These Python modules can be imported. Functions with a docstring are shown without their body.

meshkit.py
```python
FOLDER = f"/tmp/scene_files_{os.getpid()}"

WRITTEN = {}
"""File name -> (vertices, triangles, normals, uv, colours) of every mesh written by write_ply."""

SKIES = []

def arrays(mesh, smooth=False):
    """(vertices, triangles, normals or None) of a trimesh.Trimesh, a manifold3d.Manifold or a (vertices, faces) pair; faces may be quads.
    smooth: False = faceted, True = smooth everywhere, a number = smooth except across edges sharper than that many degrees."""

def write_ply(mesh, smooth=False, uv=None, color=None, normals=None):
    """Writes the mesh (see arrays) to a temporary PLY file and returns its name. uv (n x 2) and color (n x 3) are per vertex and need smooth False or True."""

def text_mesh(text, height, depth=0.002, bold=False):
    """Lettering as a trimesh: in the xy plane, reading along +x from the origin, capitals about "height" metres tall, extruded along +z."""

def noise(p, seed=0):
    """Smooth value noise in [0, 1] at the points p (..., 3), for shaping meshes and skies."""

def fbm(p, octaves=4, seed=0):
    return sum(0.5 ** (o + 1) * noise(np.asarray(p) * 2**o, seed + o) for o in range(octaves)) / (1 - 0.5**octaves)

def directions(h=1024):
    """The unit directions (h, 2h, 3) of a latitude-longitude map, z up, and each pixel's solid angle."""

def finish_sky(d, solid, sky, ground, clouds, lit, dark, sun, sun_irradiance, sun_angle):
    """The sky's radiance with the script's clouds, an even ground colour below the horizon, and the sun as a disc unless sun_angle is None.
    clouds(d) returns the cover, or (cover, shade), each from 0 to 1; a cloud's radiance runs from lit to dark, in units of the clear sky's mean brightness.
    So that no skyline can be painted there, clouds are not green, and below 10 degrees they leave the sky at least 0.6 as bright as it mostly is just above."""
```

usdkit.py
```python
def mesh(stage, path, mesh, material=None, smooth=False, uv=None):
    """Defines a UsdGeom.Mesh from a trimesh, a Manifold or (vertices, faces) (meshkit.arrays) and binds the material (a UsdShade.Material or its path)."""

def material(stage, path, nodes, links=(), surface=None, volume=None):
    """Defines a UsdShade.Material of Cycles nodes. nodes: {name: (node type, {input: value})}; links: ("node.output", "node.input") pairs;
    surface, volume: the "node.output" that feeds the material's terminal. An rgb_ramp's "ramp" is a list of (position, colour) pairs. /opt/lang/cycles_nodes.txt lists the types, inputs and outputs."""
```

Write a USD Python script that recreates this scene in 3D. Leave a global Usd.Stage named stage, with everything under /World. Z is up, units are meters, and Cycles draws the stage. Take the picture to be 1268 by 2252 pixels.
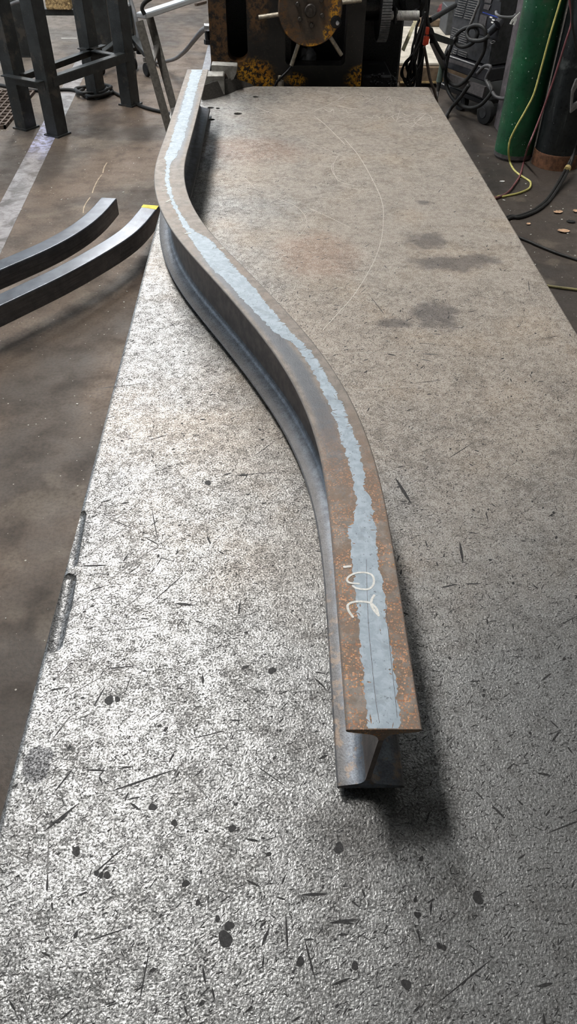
import math, random, numpy as np, trimesh, usdkit, meshkit
import manifold3d as m3
from manifold3d import Manifold
from shapely.geometry import LineString, Polygon
from shapely.ops import unary_union
from pxr import Usd, UsdGeom, UsdLux, UsdShade, Gf, Sdf
stage = Usd.Stage.CreateInMemory()
UsdGeom.SetStageUpAxis(stage, 'Z'); UsdGeom.SetStageMetersPerUnit(stage, 1.0)
UsdGeom.Xform.Define(stage, '/World'); UsdGeom.Scope.Define(stage, '/World/Looks')
RNG = random.Random(7); NP = np.random.default_rng(7)

# ------------------------------------------------------------------ camera
W, H, F = 1268, 2252, 1574.0            # frame and focal length in pixels of the photograph
HC, HT = 1.50, 0.70                     # eye height, table height
_f = np.array([581-W/2, -408-H/2, F]); _f /= np.linalg.norm(_f)
_d = np.array([612-W/2, 2744-H/2, F]); _d -= _f*(_d@_f); _d /= np.linalg.norm(_d)
_r = np.cross(_d, _f)
ROT = np.array([_r, _f, -_d])           # rows: world axes seen from the camera (x right, y down, z forward)
EXPOSURE = 0.48
cam = UsdGeom.Camera.Define(stage, '/World/camera')
cam.CreateHorizontalApertureAttr(36.0); cam.CreateVerticalApertureAttr(36.0*H/W); cam.CreateFocalLengthAttr(36.0*F/W)
cam.CreateClippingRangeAttr(Gf.Vec2f(0.02, 100)); cam.CreateExposureAttr(EXPOSURE)
X, Yd, Z = ROT[:, 0], ROT[:, 1], ROT[:, 2]
M = Gf.Matrix4d(*X, 0, *(-Yd), 0, *(-Z), 0, 0, 0, HC, 1)
cam.AddTransformOp().Set(M)

def ray(px, py): return ROT @ np.array([px-W/2, py-H/2, F])
def P(px, py, z):                       # where the sight line through a pixel of the photograph meets the level z
    v = ray(px, py); return np.array([0, 0, HC]) + v*((z-HC)/v[2])
def PY(px, py, y):                      # ... meets the upright plane at distance y
    v = ray(px, py); return np.array([0, 0, HC]) + v*(y/v[1])
def ppm(px, py, y): return 1/np.linalg.norm(PY(px+1, py, y)-PY(px, py, y))

# ------------------------------------------------------------------ naming
_used = {}
def numbered(path):
    n = _used.get(path, 0); _used[path] = n+1
    return path if n == 0 else f'{path}_{n:03d}'
def path_of(name, parent):
    return numbered((str(parent.GetPath()) if parent else '/World') + '/' + name)
def tag(p, label=None, cat=None, group=None, kind=None):
    for k, v in (('label', label), ('category', cat), ('group', group), ('kind', kind)):
        if v: p.SetCustomDataByKey(k, v)
    return p
def thing(name, label, cat, loc=(0, 0, 0), rz=0, group=None):
    x = UsdGeom.Xform.Define(stage, path_of(name, None))
    x.AddTranslateOp().Set(Gf.Vec3d(*map(float, loc)))
    if rz: x.AddRotateZOp().Set(float(math.degrees(rz)))
    p = x.GetPrim(); p.SetCustomDataByKey('_loc', Gf.Vec3d(*map(float, loc)))
    p.ClearCustomDataByKey('_loc'); ORIG[str(p.GetPath())] = (np.array(loc, float), rz)
    return tag(p, label, cat, group)
ORIG = {}
def root_of(p):
    return '/'.join(str(p.GetPath()).split('/')[:3])
def local(mesh, parent):                # meshes are written in world metres; below a thing they are stored from its base
    if parent is None: return mesh
    loc, rz = ORIG.get(root_of(parent), (np.zeros(3), 0))
    v, f = (np.array(mesh.vertices, float), mesh.faces) if hasattr(mesh, 'vertices') else meshkit.arrays(mesh)[:2]
    v = v - loc
    if rz:
        c, s = math.cos(-rz), math.sin(-rz); v = np.stack([v[:, 0]*c-v[:, 1]*s, v[:, 0]*s+v[:, 1]*c, v[:, 2]], 1)
    return trimesh.Trimesh(v, f, process=False)
def obj(name, mesh, m, parent=None, smooth=30, uv=None, label=None, cat=None, group=None, kind=None):
    if isinstance(mesh, (list,)): mesh = trimesh.util.concatenate([as_tri(x) for x in mesh])
    u = usdkit.mesh(stage, path_of(name, parent), local(mesh, parent), m, smooth=(True if uv is not None else smooth), uv=uv)
    if uv is None and False: pass
    return tag(u.GetPrim(), label, cat, group, kind)
def as_tri(x):
    if hasattr(x, 'vertices'): return x
    v, f, _ = meshkit.arrays(x); return trimesh.Trimesh(v, f, process=False)

# ------------------------------------------------------------------ shapes
def box(x0, x1, y0, y1, z0, z1, bev=0.0):
    if bev <= 0: 
        b = trimesh.creation.box([x1-x0, y1-y0, z1-z0]); b.apply_translation([(x0+x1)/2, (y0+y1)/2, (z0+z1)/2]); return b
    pts = []
    for sx, ax in ((1, x0), (-1, x1)):
        for sy, ay in ((1, y0), (-1, y1)):
            for sz, az in ((1, z0), (-1, z1)):
                pts += [(ax, ay+sy*bev, az+sz*bev), (ax+sx*bev, ay, az+sz*bev), (ax+sx*bev, ay+sy*bev, az)]
    return trimesh.convex.convex_hull(np.array(pts))
def bar(p, q, w, h, up=(0, 0, 1), bev=0.0):       # a square bar from p to q
    p, q = np.array(p, float), np.array(q, float); L = np.linalg.norm(q-p); d = (q-p)/L
    s = np.cross(d, up); s /= np.linalg.norm(s); u = np.cross(s, d)
    b = box(-w/2, w/2, 0, L, -h/2, h/2, bev)
    v = np.array(b.vertices); b.vertices = p + v[:, :1]*s + v[:, 1:2]*d + v[:, 2:]*u
    return b
def cyl(p, q, r, n=20, r2=None, bev=0.0):
    p, q = np.array(p, float), np.array(q, float); L = np.linalg.norm(q-p); r2 = r if r2 is None else r2
    prof = [(0, 0), (r-bev, 0), (r, bev), (r2, L-bev), (r2-bev, L), (0, L)] if bev else [(0, 0), (r, 0), (r2, L), (0, L)]
    return lathe(prof, p, q-p, n)
def lathe(prof, p, axis, n=24):
    m = trimesh.creation.revolve(np.array(prof, float), sections=n)
    m.apply_transform(trimesh.geometry.align_vectors([0, 0, 1], np.array(axis, float)/np.linalg.norm(axis)))
    m.apply_translation(p); return m
def spline(pts, n=12):
    pts = np.array(pts, float)
    if len(pts) < 3: return pts
    e = np.vstack([2*pts[0]-pts[1], pts, 2*pts[-1]-pts[-2]]); out = []
    for i in range(1, len(e)-2):
        for t in np.linspace(0, 1, n, endpoint=False):
            a, b, c, d = e[i-1:i+3]
            out.append(.5*((2*b)+(-a+c)*t+(2*a-5*b+4*c-d)*t*t+(-a+3*b-3*c+d)*t**3))
    return np.array(out+[pts[-1]])
def tube(pts, r, n=10, smooth=True, k=10):
    p = spline(pts, k) if smooth else np.array(pts, float)
    t = np.gradient(p, axis=0); t /= np.linalg.norm(t, axis=1, keepdims=True)+1e-12
    u = np.cross(t[0], [0.13, 0.31, 0.94]); u /= np.linalg.norm(u); v, f = [], []
    rr = np.broadcast_to(r, len(p)) if np.ndim(r) else np.full(len(p), r)
    for i in range(len(p)):
        u = u-t[i]*(u@t[i]); u /= np.linalg.norm(u); w = np.cross(t[i], u)
        a = np.arange(n)/n*2*np.pi
        v.append(p[i]+rr[i]*(np.cos(a)[:, None]*u+np.sin(a)[:, None]*w))
    v = np.vstack(v+[p[:1], p[-1:]]); N = len(p)
    for i in range(N-1):
        for j in range(n):
            a, b = i*n+j, i*n+(j+1) % n
            f += [(a, b, b+n), (a, b+n, a+n)]
    for j in range(n):
        f += [(N*n, (j+1) % n, j), (N*n+1, (N-1)*n+j, (N-1)*n+(j+1) % n)]
    return trimesh.Trimesh(v, f, process=False)
def extrude(poly, d, origin, ax, ay):             # polygon in a plane given by two axes, thickened along ax x ay
    polys = getattr(poly, 'geoms', [poly]); out = []
    for g in polys:
        if g.is_empty or g.area < 1e-10: continue
        out.append(trimesh.creation.extrude_polygon(g, d, engine='earcut'))
    m = trimesh.util.concatenate(out); v = np.array(m.vertices)
    ax, ay = np.array(ax, float), np.array(ay, float); az = np.cross(ax, ay)
    m.vertices = np.array(origin, float)+v[:, :1]*ax+v[:, 1:2]*ay+v[:, 2:]*az
    return m
def plate_y(poly, y, depth):                      # polygon in (x, z), front at y, going back by depth
    return extrude(poly, depth, (0, y+depth, 0), (1, 0, 0), (0, 0, 1))
def plate_z(poly, z, d):                          # polygon in (x, y), bottom at z
    return extrude(poly, d, (0, 0, z), (1, 0, 0), (0, 1, 0))
def pixpoly_y(px, y): return Polygon([PY(a, b, y)[[0, 2]] for a, b in px])
def pixpoly_z(px, z): return Polygon([P(a, b, z)[:2] for a, b in px])
def rounded(poly, r, n=6): return poly.buffer(-r, quad_segs=n).buffer(r, quad_segs=n)
def stroke_z(px, z, w, d=0.0003, sm=True):        # chalk or paint strokes lying on the level z
    if not isinstance(px[0], list): px = [px]
    out = []
    for q in px:
        p = np.array([P(a, b, z)[:2] for a, b in q])
        out.append(LineString(spline(np.c_[p, np.zeros(len(p))], 8)[:, :2] if sm and len(p) > 2 else p).buffer(w/2, quad_segs=3))
    return plate_z(unary_union(out), z, d)
def mani(m):
    m = as_tri(m); t = trimesh.Trimesh(m.vertices, m.faces, process=True)
    return Manifold(m3.Mesh(np.asarray(t.vertices, np.float32), np.asarray(t.faces, np.uint32)))
def hull_spheres(c, r, seg=16):
    r = np.broadcast_to(r, len(c))
    return Manifold.batch_hull([Manifold.sphere(float(q), seg).translate(tuple(map(float, p))) for p, q in zip(c, r)])

# ------------------------------------------------------------------ materials
def lin(r, g, b): return tuple(((c/255+.055)/1.055)**2.4 if c > 10 else c/255/12.92 for c in (r, g, b))
class Mat:
    """collects nodes and links"""
    def __init__(s): s.n, s.l, s.k = {}, [], 0
    def add(s, kind, out=None, **inp):
        s.k += 1; name = f'n{s.k}'; vals = {}
        for k, v in inp.items():
            if isinstance(v, str) and '.' in v and v.split('.')[0] in s.n: s.l.append((v, f'{name}.{k}'))
            else: vals[k] = v
        s.n[name] = (kind, vals)
        return f'{name}.{out}' if out else name
    def pos(s):
        if not hasattr(s, '_p'): s._p = s.add('geometry', 'position')
        return s._p
    def mapped(s, scale=(1, 1, 1), rot=(0, 0, 0), loc=(0, 0, 0), vec=None):
        return s.add('mapping', 'vector', vector=vec or s.pos(), scale=tuple(scale), rotation=tuple(rot), location=tuple(loc))
    def noise(s, scale, detail=3, rough=.55, vec=None, dist=0.0, out='fac'):
        return s.add('noise_texture', out, vector=vec or s.pos(), scale=scale, detail=detail, roughness=rough, distortion=dist)
    def math(s, op, a, b=0.0, c=0.0, clamp=False): return s.add('math', 'value', math_type=op, value1=a, value2=b, value3=c, use_clamp=clamp)
    def rng(s, v, a, b, c=0.0, d=1.0, kind='smoothstep'):
        return s.add('map_range', 'result', range_type=kind, value=v, from_min=a, from_max=b, to_min=c, to_max=d, clamp=True)
    def mix(s, f, a, b, t='mix'): return s.add('mix', 'color', mix_type=t, fac=f, color1=a, color2=b, use_clamp=False)
    def sep(s, v): n = s.add('separate_xyz', vector=v); return f'{n}.x', f'{n}.y', f'{n}.z'
    def blob(s, c, rad, rot=0.0, edge=.45, amp=.35, nscale=12, vec=None):   # a soft-edged patch with an uneven outline
        v = s.add('vector_math', 'vector', math_type='subtract', vector1=vec or s.pos(), vector2=tuple(map(float, c)))
        v = s.add('mapping', 'vector', vector=v, rotation=(0, 0, -rot))
        v = s.add('vector_math', 'vector', math_type='multiply', vector1=v, vector2=tuple(1/r if r else 0.0 for r in rad))
        L = s.add('vector_math', 'value', math_type='length', vector1=v)
        key = f'bn{nscale}'
        if not hasattr(s, key): setattr(s, key, s.noise(nscale, 2, .6))
        L = s.math('multiply_add', getattr(s, key), 2*amp, L); L = s.math('subtract', L, amp)
        return s.rng(L, 1-edge, 1+edge, 1.0, 0.0)
    def total(s, xs, op='maximum'):
        o = xs[0]
        for x in xs[1:]: o = s.math(op, o, x)
        return o
    def bump(s, h, strength=.3, dist=.002, normal=None):
        kw = dict(height=h, strength=strength, distance=dist)
        if normal: kw['normal'] = normal
        return s.add('bump', 'normal', **kw)
    def done(s, name, **p):
        b = s.add('principled_bsdf', 'BSDF', **p)
        return usdkit.material(stage, f'/World/Looks/{name}', s.n, s.l, surface=b)
def plain(name, col, rough=.5, metal=0.0, var=.25, scale=30, bump=.15, spec=.5, dirt=None, dirt_amt=.5):
    m = Mat(); n = m.noise(scale, 2, .6); n2 = m.noise(scale*6, 1, .6)
    dark = tuple(c*(1-var) for c in col); light = tuple(min(1, c*(1+var)) for c in col)
    c = m.mix(m.rng(n, .3, .7), dark, light)
    if dirt: c = m.mix(m.math('multiply', m.rng(m.noise(scale*.4, 5, .65), .5, .68), dirt_amt), c, dirt)
    return m.done(name, base_color=c, roughness=m.rng(n2, .2, .8, max(0, rough-.1), min(1, rough+.1)), metallic=metal, specular_ior_level=spec, normal=m.bump(n2, bump, .002))
def emit(name, col, s):
    m = Mat(); e = m.add('emission', 'emission', color=col, strength=s)
    return usdkit.material(stage, f'/World/Looks/{name}', m.n, m.l, surface=e)

# ------------------------------------------------------------------ light
LIGHT_COL = (1.0, 0.985, 0.955)
M_tube = emit('lamp_tube_glow', LIGHT_COL, 42.0)
M_lampbody = plain('lamp_white_enamel', (.7, .7, .7), .5)
def high_bay(x, y, z, label, L=2.4, w=.55):
    t = thing('ceiling_light', label, 'ceiling light', (x, y, z))
    obj('housing', box(x-w/2, x+w/2, y-L/2, y+L/2, z+.06, z+.14, .02), M_lampbody, t)
    for k in range(4):
        xx = x-w/2+w*(k+.5)/4
        obj('lamp_tube', cyl((xx, y-L/2+.04, z+.03), (xx, y+L/2-.04, z+.03), .045, 10), M_tube, t)
    for s in (-1, 1):
        obj('hanger_rod', cyl((x, y+s*L*.4, z+.14), (x, y+s*L*.4, 6.0), .008, 6), M_lampbody, t)
high_bay(-1.3, 2.6, 5.0, 'long white tube ceiling light above the near left aisle')
high_bay(-1.6, 5.6, 5.0, 'long white tube ceiling light above the black stand')
high_bay(-1.8, 8.8, 5.0, 'long white tube ceiling light above the far left aisle')
high_bay(-2.4, 12.2, 5.0, 'long white tube ceiling light by the back wall windows')
high_bay(2.6, 6.5, 5.0, 'long white tube ceiling light above the welder corner', 0.7, .3)

# ------------------------------------------------------------------ the setting
RX0, RX1, RY0, RY1, RZ = -6.0, 5.0, -3.0, 15.0, 6.0
def floor_material():
    m = Mat(); x, y, z = m.sep(m.pos())
    big = m.noise(.9, 3, .62, dist=.6); mid = m.noise(7, 4, .65); fine = m.noise(90, 2, .6)
    brown, grey, dark = lin(112, 96, 82), lin(116, 110, 103), lin(80, 71, 63)
    c = m.mix(m.rng(big, .38, .62), dark, brown)
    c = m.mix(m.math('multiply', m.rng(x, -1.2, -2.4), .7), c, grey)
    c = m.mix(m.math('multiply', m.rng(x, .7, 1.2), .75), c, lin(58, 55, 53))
    c = m.mix(m.math('multiply', m.rng(mid, .45, .72), .55), c, lin(60, 54, 49))
    c = m.mix(m.math('multiply', m.rng(m.noise(2.3, 3, .7), .56, .62), .35), c, lin(128, 116, 102))
    c = m.mix(m.rng(fine, .35, .75, 0, .35), c, lin(40, 36, 33))
    v = m.add('voronoi_texture', vector=m.pos(), scale=80.0, randomness=1.0)
    vs = m.sep(f'{v}.color'); 
    speck = m.math('less_than', f'{v}.distance', m.math('multiply', m.math('power', vs[0], 14.0), .24))
    c = m.mix(m.math('multiply', speck, .8), c, lin(190, 184, 172))
    r = m.rng(mid, .3, .7, .46, .7)
    return m.done('floor_concrete', base_color=c, roughness=r, specular_ior_level=.28, normal=m.bump(fine, .35, .003))
M_floor = floor_material()
def flat(name, col, rough):
    return usdkit.material(stage, f'/World/Looks/{name}', {'p': ('principled_bsdf', {'base_color': col, 'roughness': rough})}, [], surface='p.BSDF')
M_wall = flat('wall_painted_block', lin(150, 150, 146), .8)
M_ceil = flat('ceiling_corrugated', lin(135, 138, 140), .8)
def struct(name, mesh, m): return obj(name, mesh, m, None, False, kind='structure')
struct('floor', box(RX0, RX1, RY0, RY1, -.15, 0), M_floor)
struct('ceiling', box(RX0, RX1, RY0, RY1, RZ, RZ+.1), M_ceil)
struct('wall_left', box(RX0-.1, RX0, RY0, RY1, 0, RZ), M_wall)
struct('wall_right', box(RX1, RX1+.1, RY0, RY1, 0, RZ), M_wall)
struct('wall_front', box(RX0-.1, RX1+.1, RY0-.1, RY0, 0, RZ), M_wall)
struct('wall_back', box(RX0-.1, RX1+.1, RY1, RY1+.1, 0, RZ), M_wall)
M_day = emit('window_daylight', (.72, .86, 1.0), 2.4)
M_wframe = plain('window_frame_grey', lin(120, 122, 124), .5)
for i, (a, b) in enumerate(((-5.4, -3.2), (-2.8, -.6), (-.2, 2.0))):
    w = UsdGeom.Xform.Define(stage, f'/World/window_{i+1}').GetPrim(); tag(w, kind='structure')
    ww = (b-a)/3
    for k in range(3):
        for j in range(2):
            obj('pane', box(a+k*ww+.04, a+(k+1)*ww-.04, RY1-.03, RY1-.015, 2.6+j*1.1+.04, 3.7+j*1.1-.04), M_day, w, False)
    for k in range(4): obj('mullion', box(a+k*ww-.04, a+k*ww+.04, RY1-.05, RY1, 2.56, 4.84), M_wframe, w, False)
    for j in range(3): obj('rail', box(a-.04, b+.04, RY1-.06, RY1, 2.56+j*1.1, 2.64+j*1.1), M_wframe, w, False)
for i, a in enumerate((3.2, 6.4, 9.6)):
    w = UsdGeom.Xform.Define(stage, f'/World/window_{i+4}').GetPrim(); tag(w, kind='structure')
    for k in range(3):
        for j in range(3):
            obj('pane', box(RX0+.015, RX0+.03, a+k*.9+.04, a+k*.9+.86, 1.1+j*1.0+.04, 2.1+j*1.0-.04), M_day, w, False)
    for k in range(4): obj('mullion', box(RX0, RX0+.05, a+k*.9-.04, a+k*.9+.04, 1.06, 4.14), M_wframe, w, False)
    for j in range(4): obj('rail', box(RX0, RX0+.06, a-.04, a+2.74, 1.06+j*1.0, 1.14+j*1.0), M_wframe, w, False)
def stripe_material():
    m = Mat(); n = m.noise(9, 6, .7, dist=.8); n2 = m.noise(60, 4, .6)
    c = m.mix(m.rng(n, .35, .6), lin(88, 82, 77), lin(152, 147, 147)); c = m.mix(m.rng(n2, .5, .7, 0, .6), c, lin(100, 92, 88))
    c = m.mix(m.blob(P(95, 300, 0), (.16, .35, 0), .3, nscale=9), c, m.mix(m.rng(m.noise(22, 4, .7), .42, .58), lin(116, 108, 112), lin(184, 184, 212)))
    return m.done('floor_line_paint', base_color=c, roughness=.38, normal=m.bump(n2, .2, .001))
M_stripe = stripe_material()
lp = [P(0, 451, 0), P(50, 353.6, 0), P(82, 297, 0)]; rp = [P(0, 562, 0), P(41, 473, 0), P(79, 391, 0), P(116.7, 312.6, 0)]
dl = (lp[-1]-lp[0])[:2]; dl /= np.linalg.norm(dl); dr = (rp[-1]-rp[0])[:2]; dr /= np.linalg.norm(dr); dd = (dl+dr)/2; dd /= np.linalg.norm(dd)
c0 = (P(41, 473, 0)[:2]+P(-5, 462, 0)[:2])/2; nn = np.array([-dd[1], dd[0]])
wl = abs(np.array(lp[1][:2]-rp[1][:2])@nn)/2
mid = (lp[1][:2]+rp[1][:2]+nn*0)/2
a0, a1 = mid-dd*2.2, mid+dd*7.0
st = Polygon([a0-nn*wl, a1-nn*wl, a1+nn*wl, a0+nn*wl])
obj('trim_1', plate_z(st, 0, .0012), M_stripe, None, False, kind='structure', label='worn pale painted line along the workshop floor')

# ------------------------------------------------------------------ the steel work table
TX0, TX1, TY0, TY1, TT = -.306, .670, .02, 3.335, .09
def table_material():
    m = Mat(); x, y, z = m.sep(m.pos())
    nz = m.add('noise_texture', vector=m.pos(), scale=3.2, detail=3.0, roughness=.6); big = f'{nz}.fac'; mid = m.noise(22, 3, .6)
    brownmask = m.math('multiply', m.rng(m.math('multiply_add', big, .9, x), .10, .62), m.rng(m.math('multiply_add', big, .9, y), .85, 1.7))
    steel, brown, tan = lin(132, 132, 131), lin(155, 144, 132), lin(166, 150, 132)
    c = m.mix(brownmask, steel, brown)
    c = m.mix(m.math('multiply', m.rng(m.noise(5.5, 3, .65), .5, .66), m.math('multiply', brownmask, .7)), c, tan)
    # rust bloom
    rb = m.total([m.blob(P(700, 560, HT), (.10, .12, 0), .3), m.blob(P(560, 330, HT), (.16, .12, 0))])
    c = m.mix(m.math('multiply', rb, .45), c, lin(150, 112, 88))
    # mottle, salt and pepper: worn bright flakes between dark pits, in patches
    c = m.mix(m.rng(mid, .45, .70, 0, .30), c, lin(96, 92, 88))
    f1 = m.noise(390, 3, .70); f2 = m.noise(95, 3, .7); f3 = m.noise(520, 1, .6)
    sh = m.math('multiply_add', mid, .16, m.math('multiply_add', f2, .50, f1))            # about .92 on average
    gain = m.rng(m.math('multiply_add', big, .9, m.math('multiply', x, .7)), .15, .75, 1.0, .55)
    c = m.mix(m.math('multiply', m.rng(sh, .845, .73), m.math('multiply', gain, .75)), c, m.mix(brownmask, lin(188, 188, 187), lin(214, 208, 200)))
    c = m.mix(m.math('multiply', m.rng(sh, .86, .97), m.math('multiply', gain, .78)), c, lin(62, 61, 60))
    c = m.mix(m.rng(f3, .60, .68, 0, .55), c, lin(62, 60, 58))
    gp = m.blob(P(82, 1680, HT), (.0165, .024, 0), .1, edge=.10, amp=.40, nscale=90); gq = m.total([m.blob((TX0+.012, P(172, 1185, HT)[1], HT), (.014, .055, 0), 0, edge=.3, nscale=90), m.blob((TX0+.012, P(135, 1350, HT)[1], HT), (.016, .075, 0), 0, edge=.3, nscale=90)])
    c = m.mix(m.math('maximum', m.math('multiply', gp, .85), m.math('multiply', gq, .5)), c, m.mix(m.rng(f1, .4, .6), lin(96, 96, 98), lin(44, 44, 46)))
    # dark oil stains
    stains = [((940, 528), (.052, .045), 0), ((985, 578), (.085, .045), -.1), ((1050, 572), (.05, .03), 0), ((958, 692), (.048, .060), .2), ((868, 710), (.035, .02), -.1), ((930, 445), (.02, .02), 0)]
    sm = m.total([m.blob(P(*q, HT), (*r, 0), a, edge=.35, amp=.85, nscale=26) for q, r, a in stains])
    c = m.mix(m.math('multiply', sm, .62), c, lin(66, 62, 64))
    near = [((920, 1800), (.045, .03), .2), ((790, 1830), (.06, .03), 0), ((860, 1730), (.05, .03), 0)]
    sn = m.total([m.blob(P(*q, HT), (*r, 0), a, edge=.5, amp=.5, nscale=28) for q, r, a in near])
    c = m.mix(m.math('multiply', sn, .5), c, lin(70, 68, 66))
    rough = m.rng(sh, .7, .95, .40, .60)
    metal = m.math('multiply', m.math('subtract', 1.0, m.math('multiply', brownmask, .6)), .80)
    h = m.noise(330, 1, .6)
    return m.done('table_scarred_steel', base_color=c, roughness=rough, metallic=metal, normal=m.bump(h, .55, .0012))
M_table = table_material()
M_darksteel = plain('dark_steel', lin(58, 56, 55), .45, .6, scale=20)
def build_table():
    t = thing('welding_table', 'long scarred grey steel work table slab carrying the bent beam', 'table', (0.18, 1.6, 0))
    r = .009
    c = [(a, b, e) for a in (TX0+r, TX1-r) for b in (TY0+r, TY1-r) for e in (HT-TT+r, HT-r)]
    s = hull_spheres(c, r, 20)
    def cut(q): 
        nonlocal s
        s = s - q
    for (px, py, R) in ((562, 213, .011), (479, 238, .008), (523, 250, .015), (465, 263, .012), (463, 237, .012)):
        p = P(px, py, HT); cut(Manifold.cylinder(.2, R, R, 24).translate((float(p[0]), float(p[1]), HT-.15)))
    # torn notches along the left edge and a ground crater
    e = lambda px, py: P(px, py, HT)
    a, b = e(182, 1132), e(160, 1238)
    cut(hull_spheres([(a[0]-.006, a[1], HT+.004), (b[0]-.004, b[1], HT+.004)], .0125))
    a, b, c2 = e(152, 1275), e(140, 1340), e(118, 1420)
    cut(hull_spheres([(a[0]-.002, a[1], HT+.009), (b[0]-.003, b[1], HT+.007)], .016)); cut(hull_spheres([(b[0]-.002, b[1], HT+.009), (c2[0]+.001, c2[1], HT+.010)], .015))
    rg = np.random.default_rng(3)
    for _ in range(46):                                             # nicks on both long edges
        yy = rg.uniform(.1, 3.3); R = rg.uniform(.003, .008)
        for xx in (TX0, TX1):
            yy = rg.uniform(.1, 3.3); cut(Manifold.sphere(1.0, 10).scale((R*.8, R*rg.uniform(1, 3), R)).translate((float(xx), float(yy), HT+.001)))
    obj('table_top', s, M_table, t, 25)
    for y in (.35, 2.95):
        for x in (TX0+.09, TX1-.09):
            obj('leg', box(x-.05, x+.05, y-.05, y+.05, 0, HT-TT, .006), M_darksteel, t)
        obj('cross_beam', box(TX0+.14, TX1-.14, y-.03, y+.03, .18, .26, .004), M_darksteel, t)
    return t
TABLE = build_table()
M_chalk = plain('chalk_white', lin(232, 230, 224), .9, var=.12, scale=400, bump=.05)
M_chalkf = plain('chalk_faint', lin(196, 190, 182), .9, var=.2, scale=200, bump=.05)
M_scratch = plain('scratch_grey', lin(92, 91, 90), .5, .4, var=.3, scale=200)
M_gouge = plain('gouge_black', lin(44, 43, 43), .6, .3, var=.4, scale=300)
def lens_z(cx_, cy_, L, w, ang, z, d=.0003):
    t = np.linspace(0, 1, 9); hw = np.sin(t*np.pi)**.8*w/2
    p = np.r_[np.c_[(t-.5)*L, hw], np.c_[(t-.5)*L, -hw][::-1][1:-1]]
    c, s = math.cos(ang), math.sin(ang)
    return Polygon(np.c_[cx_+p[:, 0]*c-p[:, 1]*s, cy_+p[:, 0]*s+p[:, 1]*c])
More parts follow.
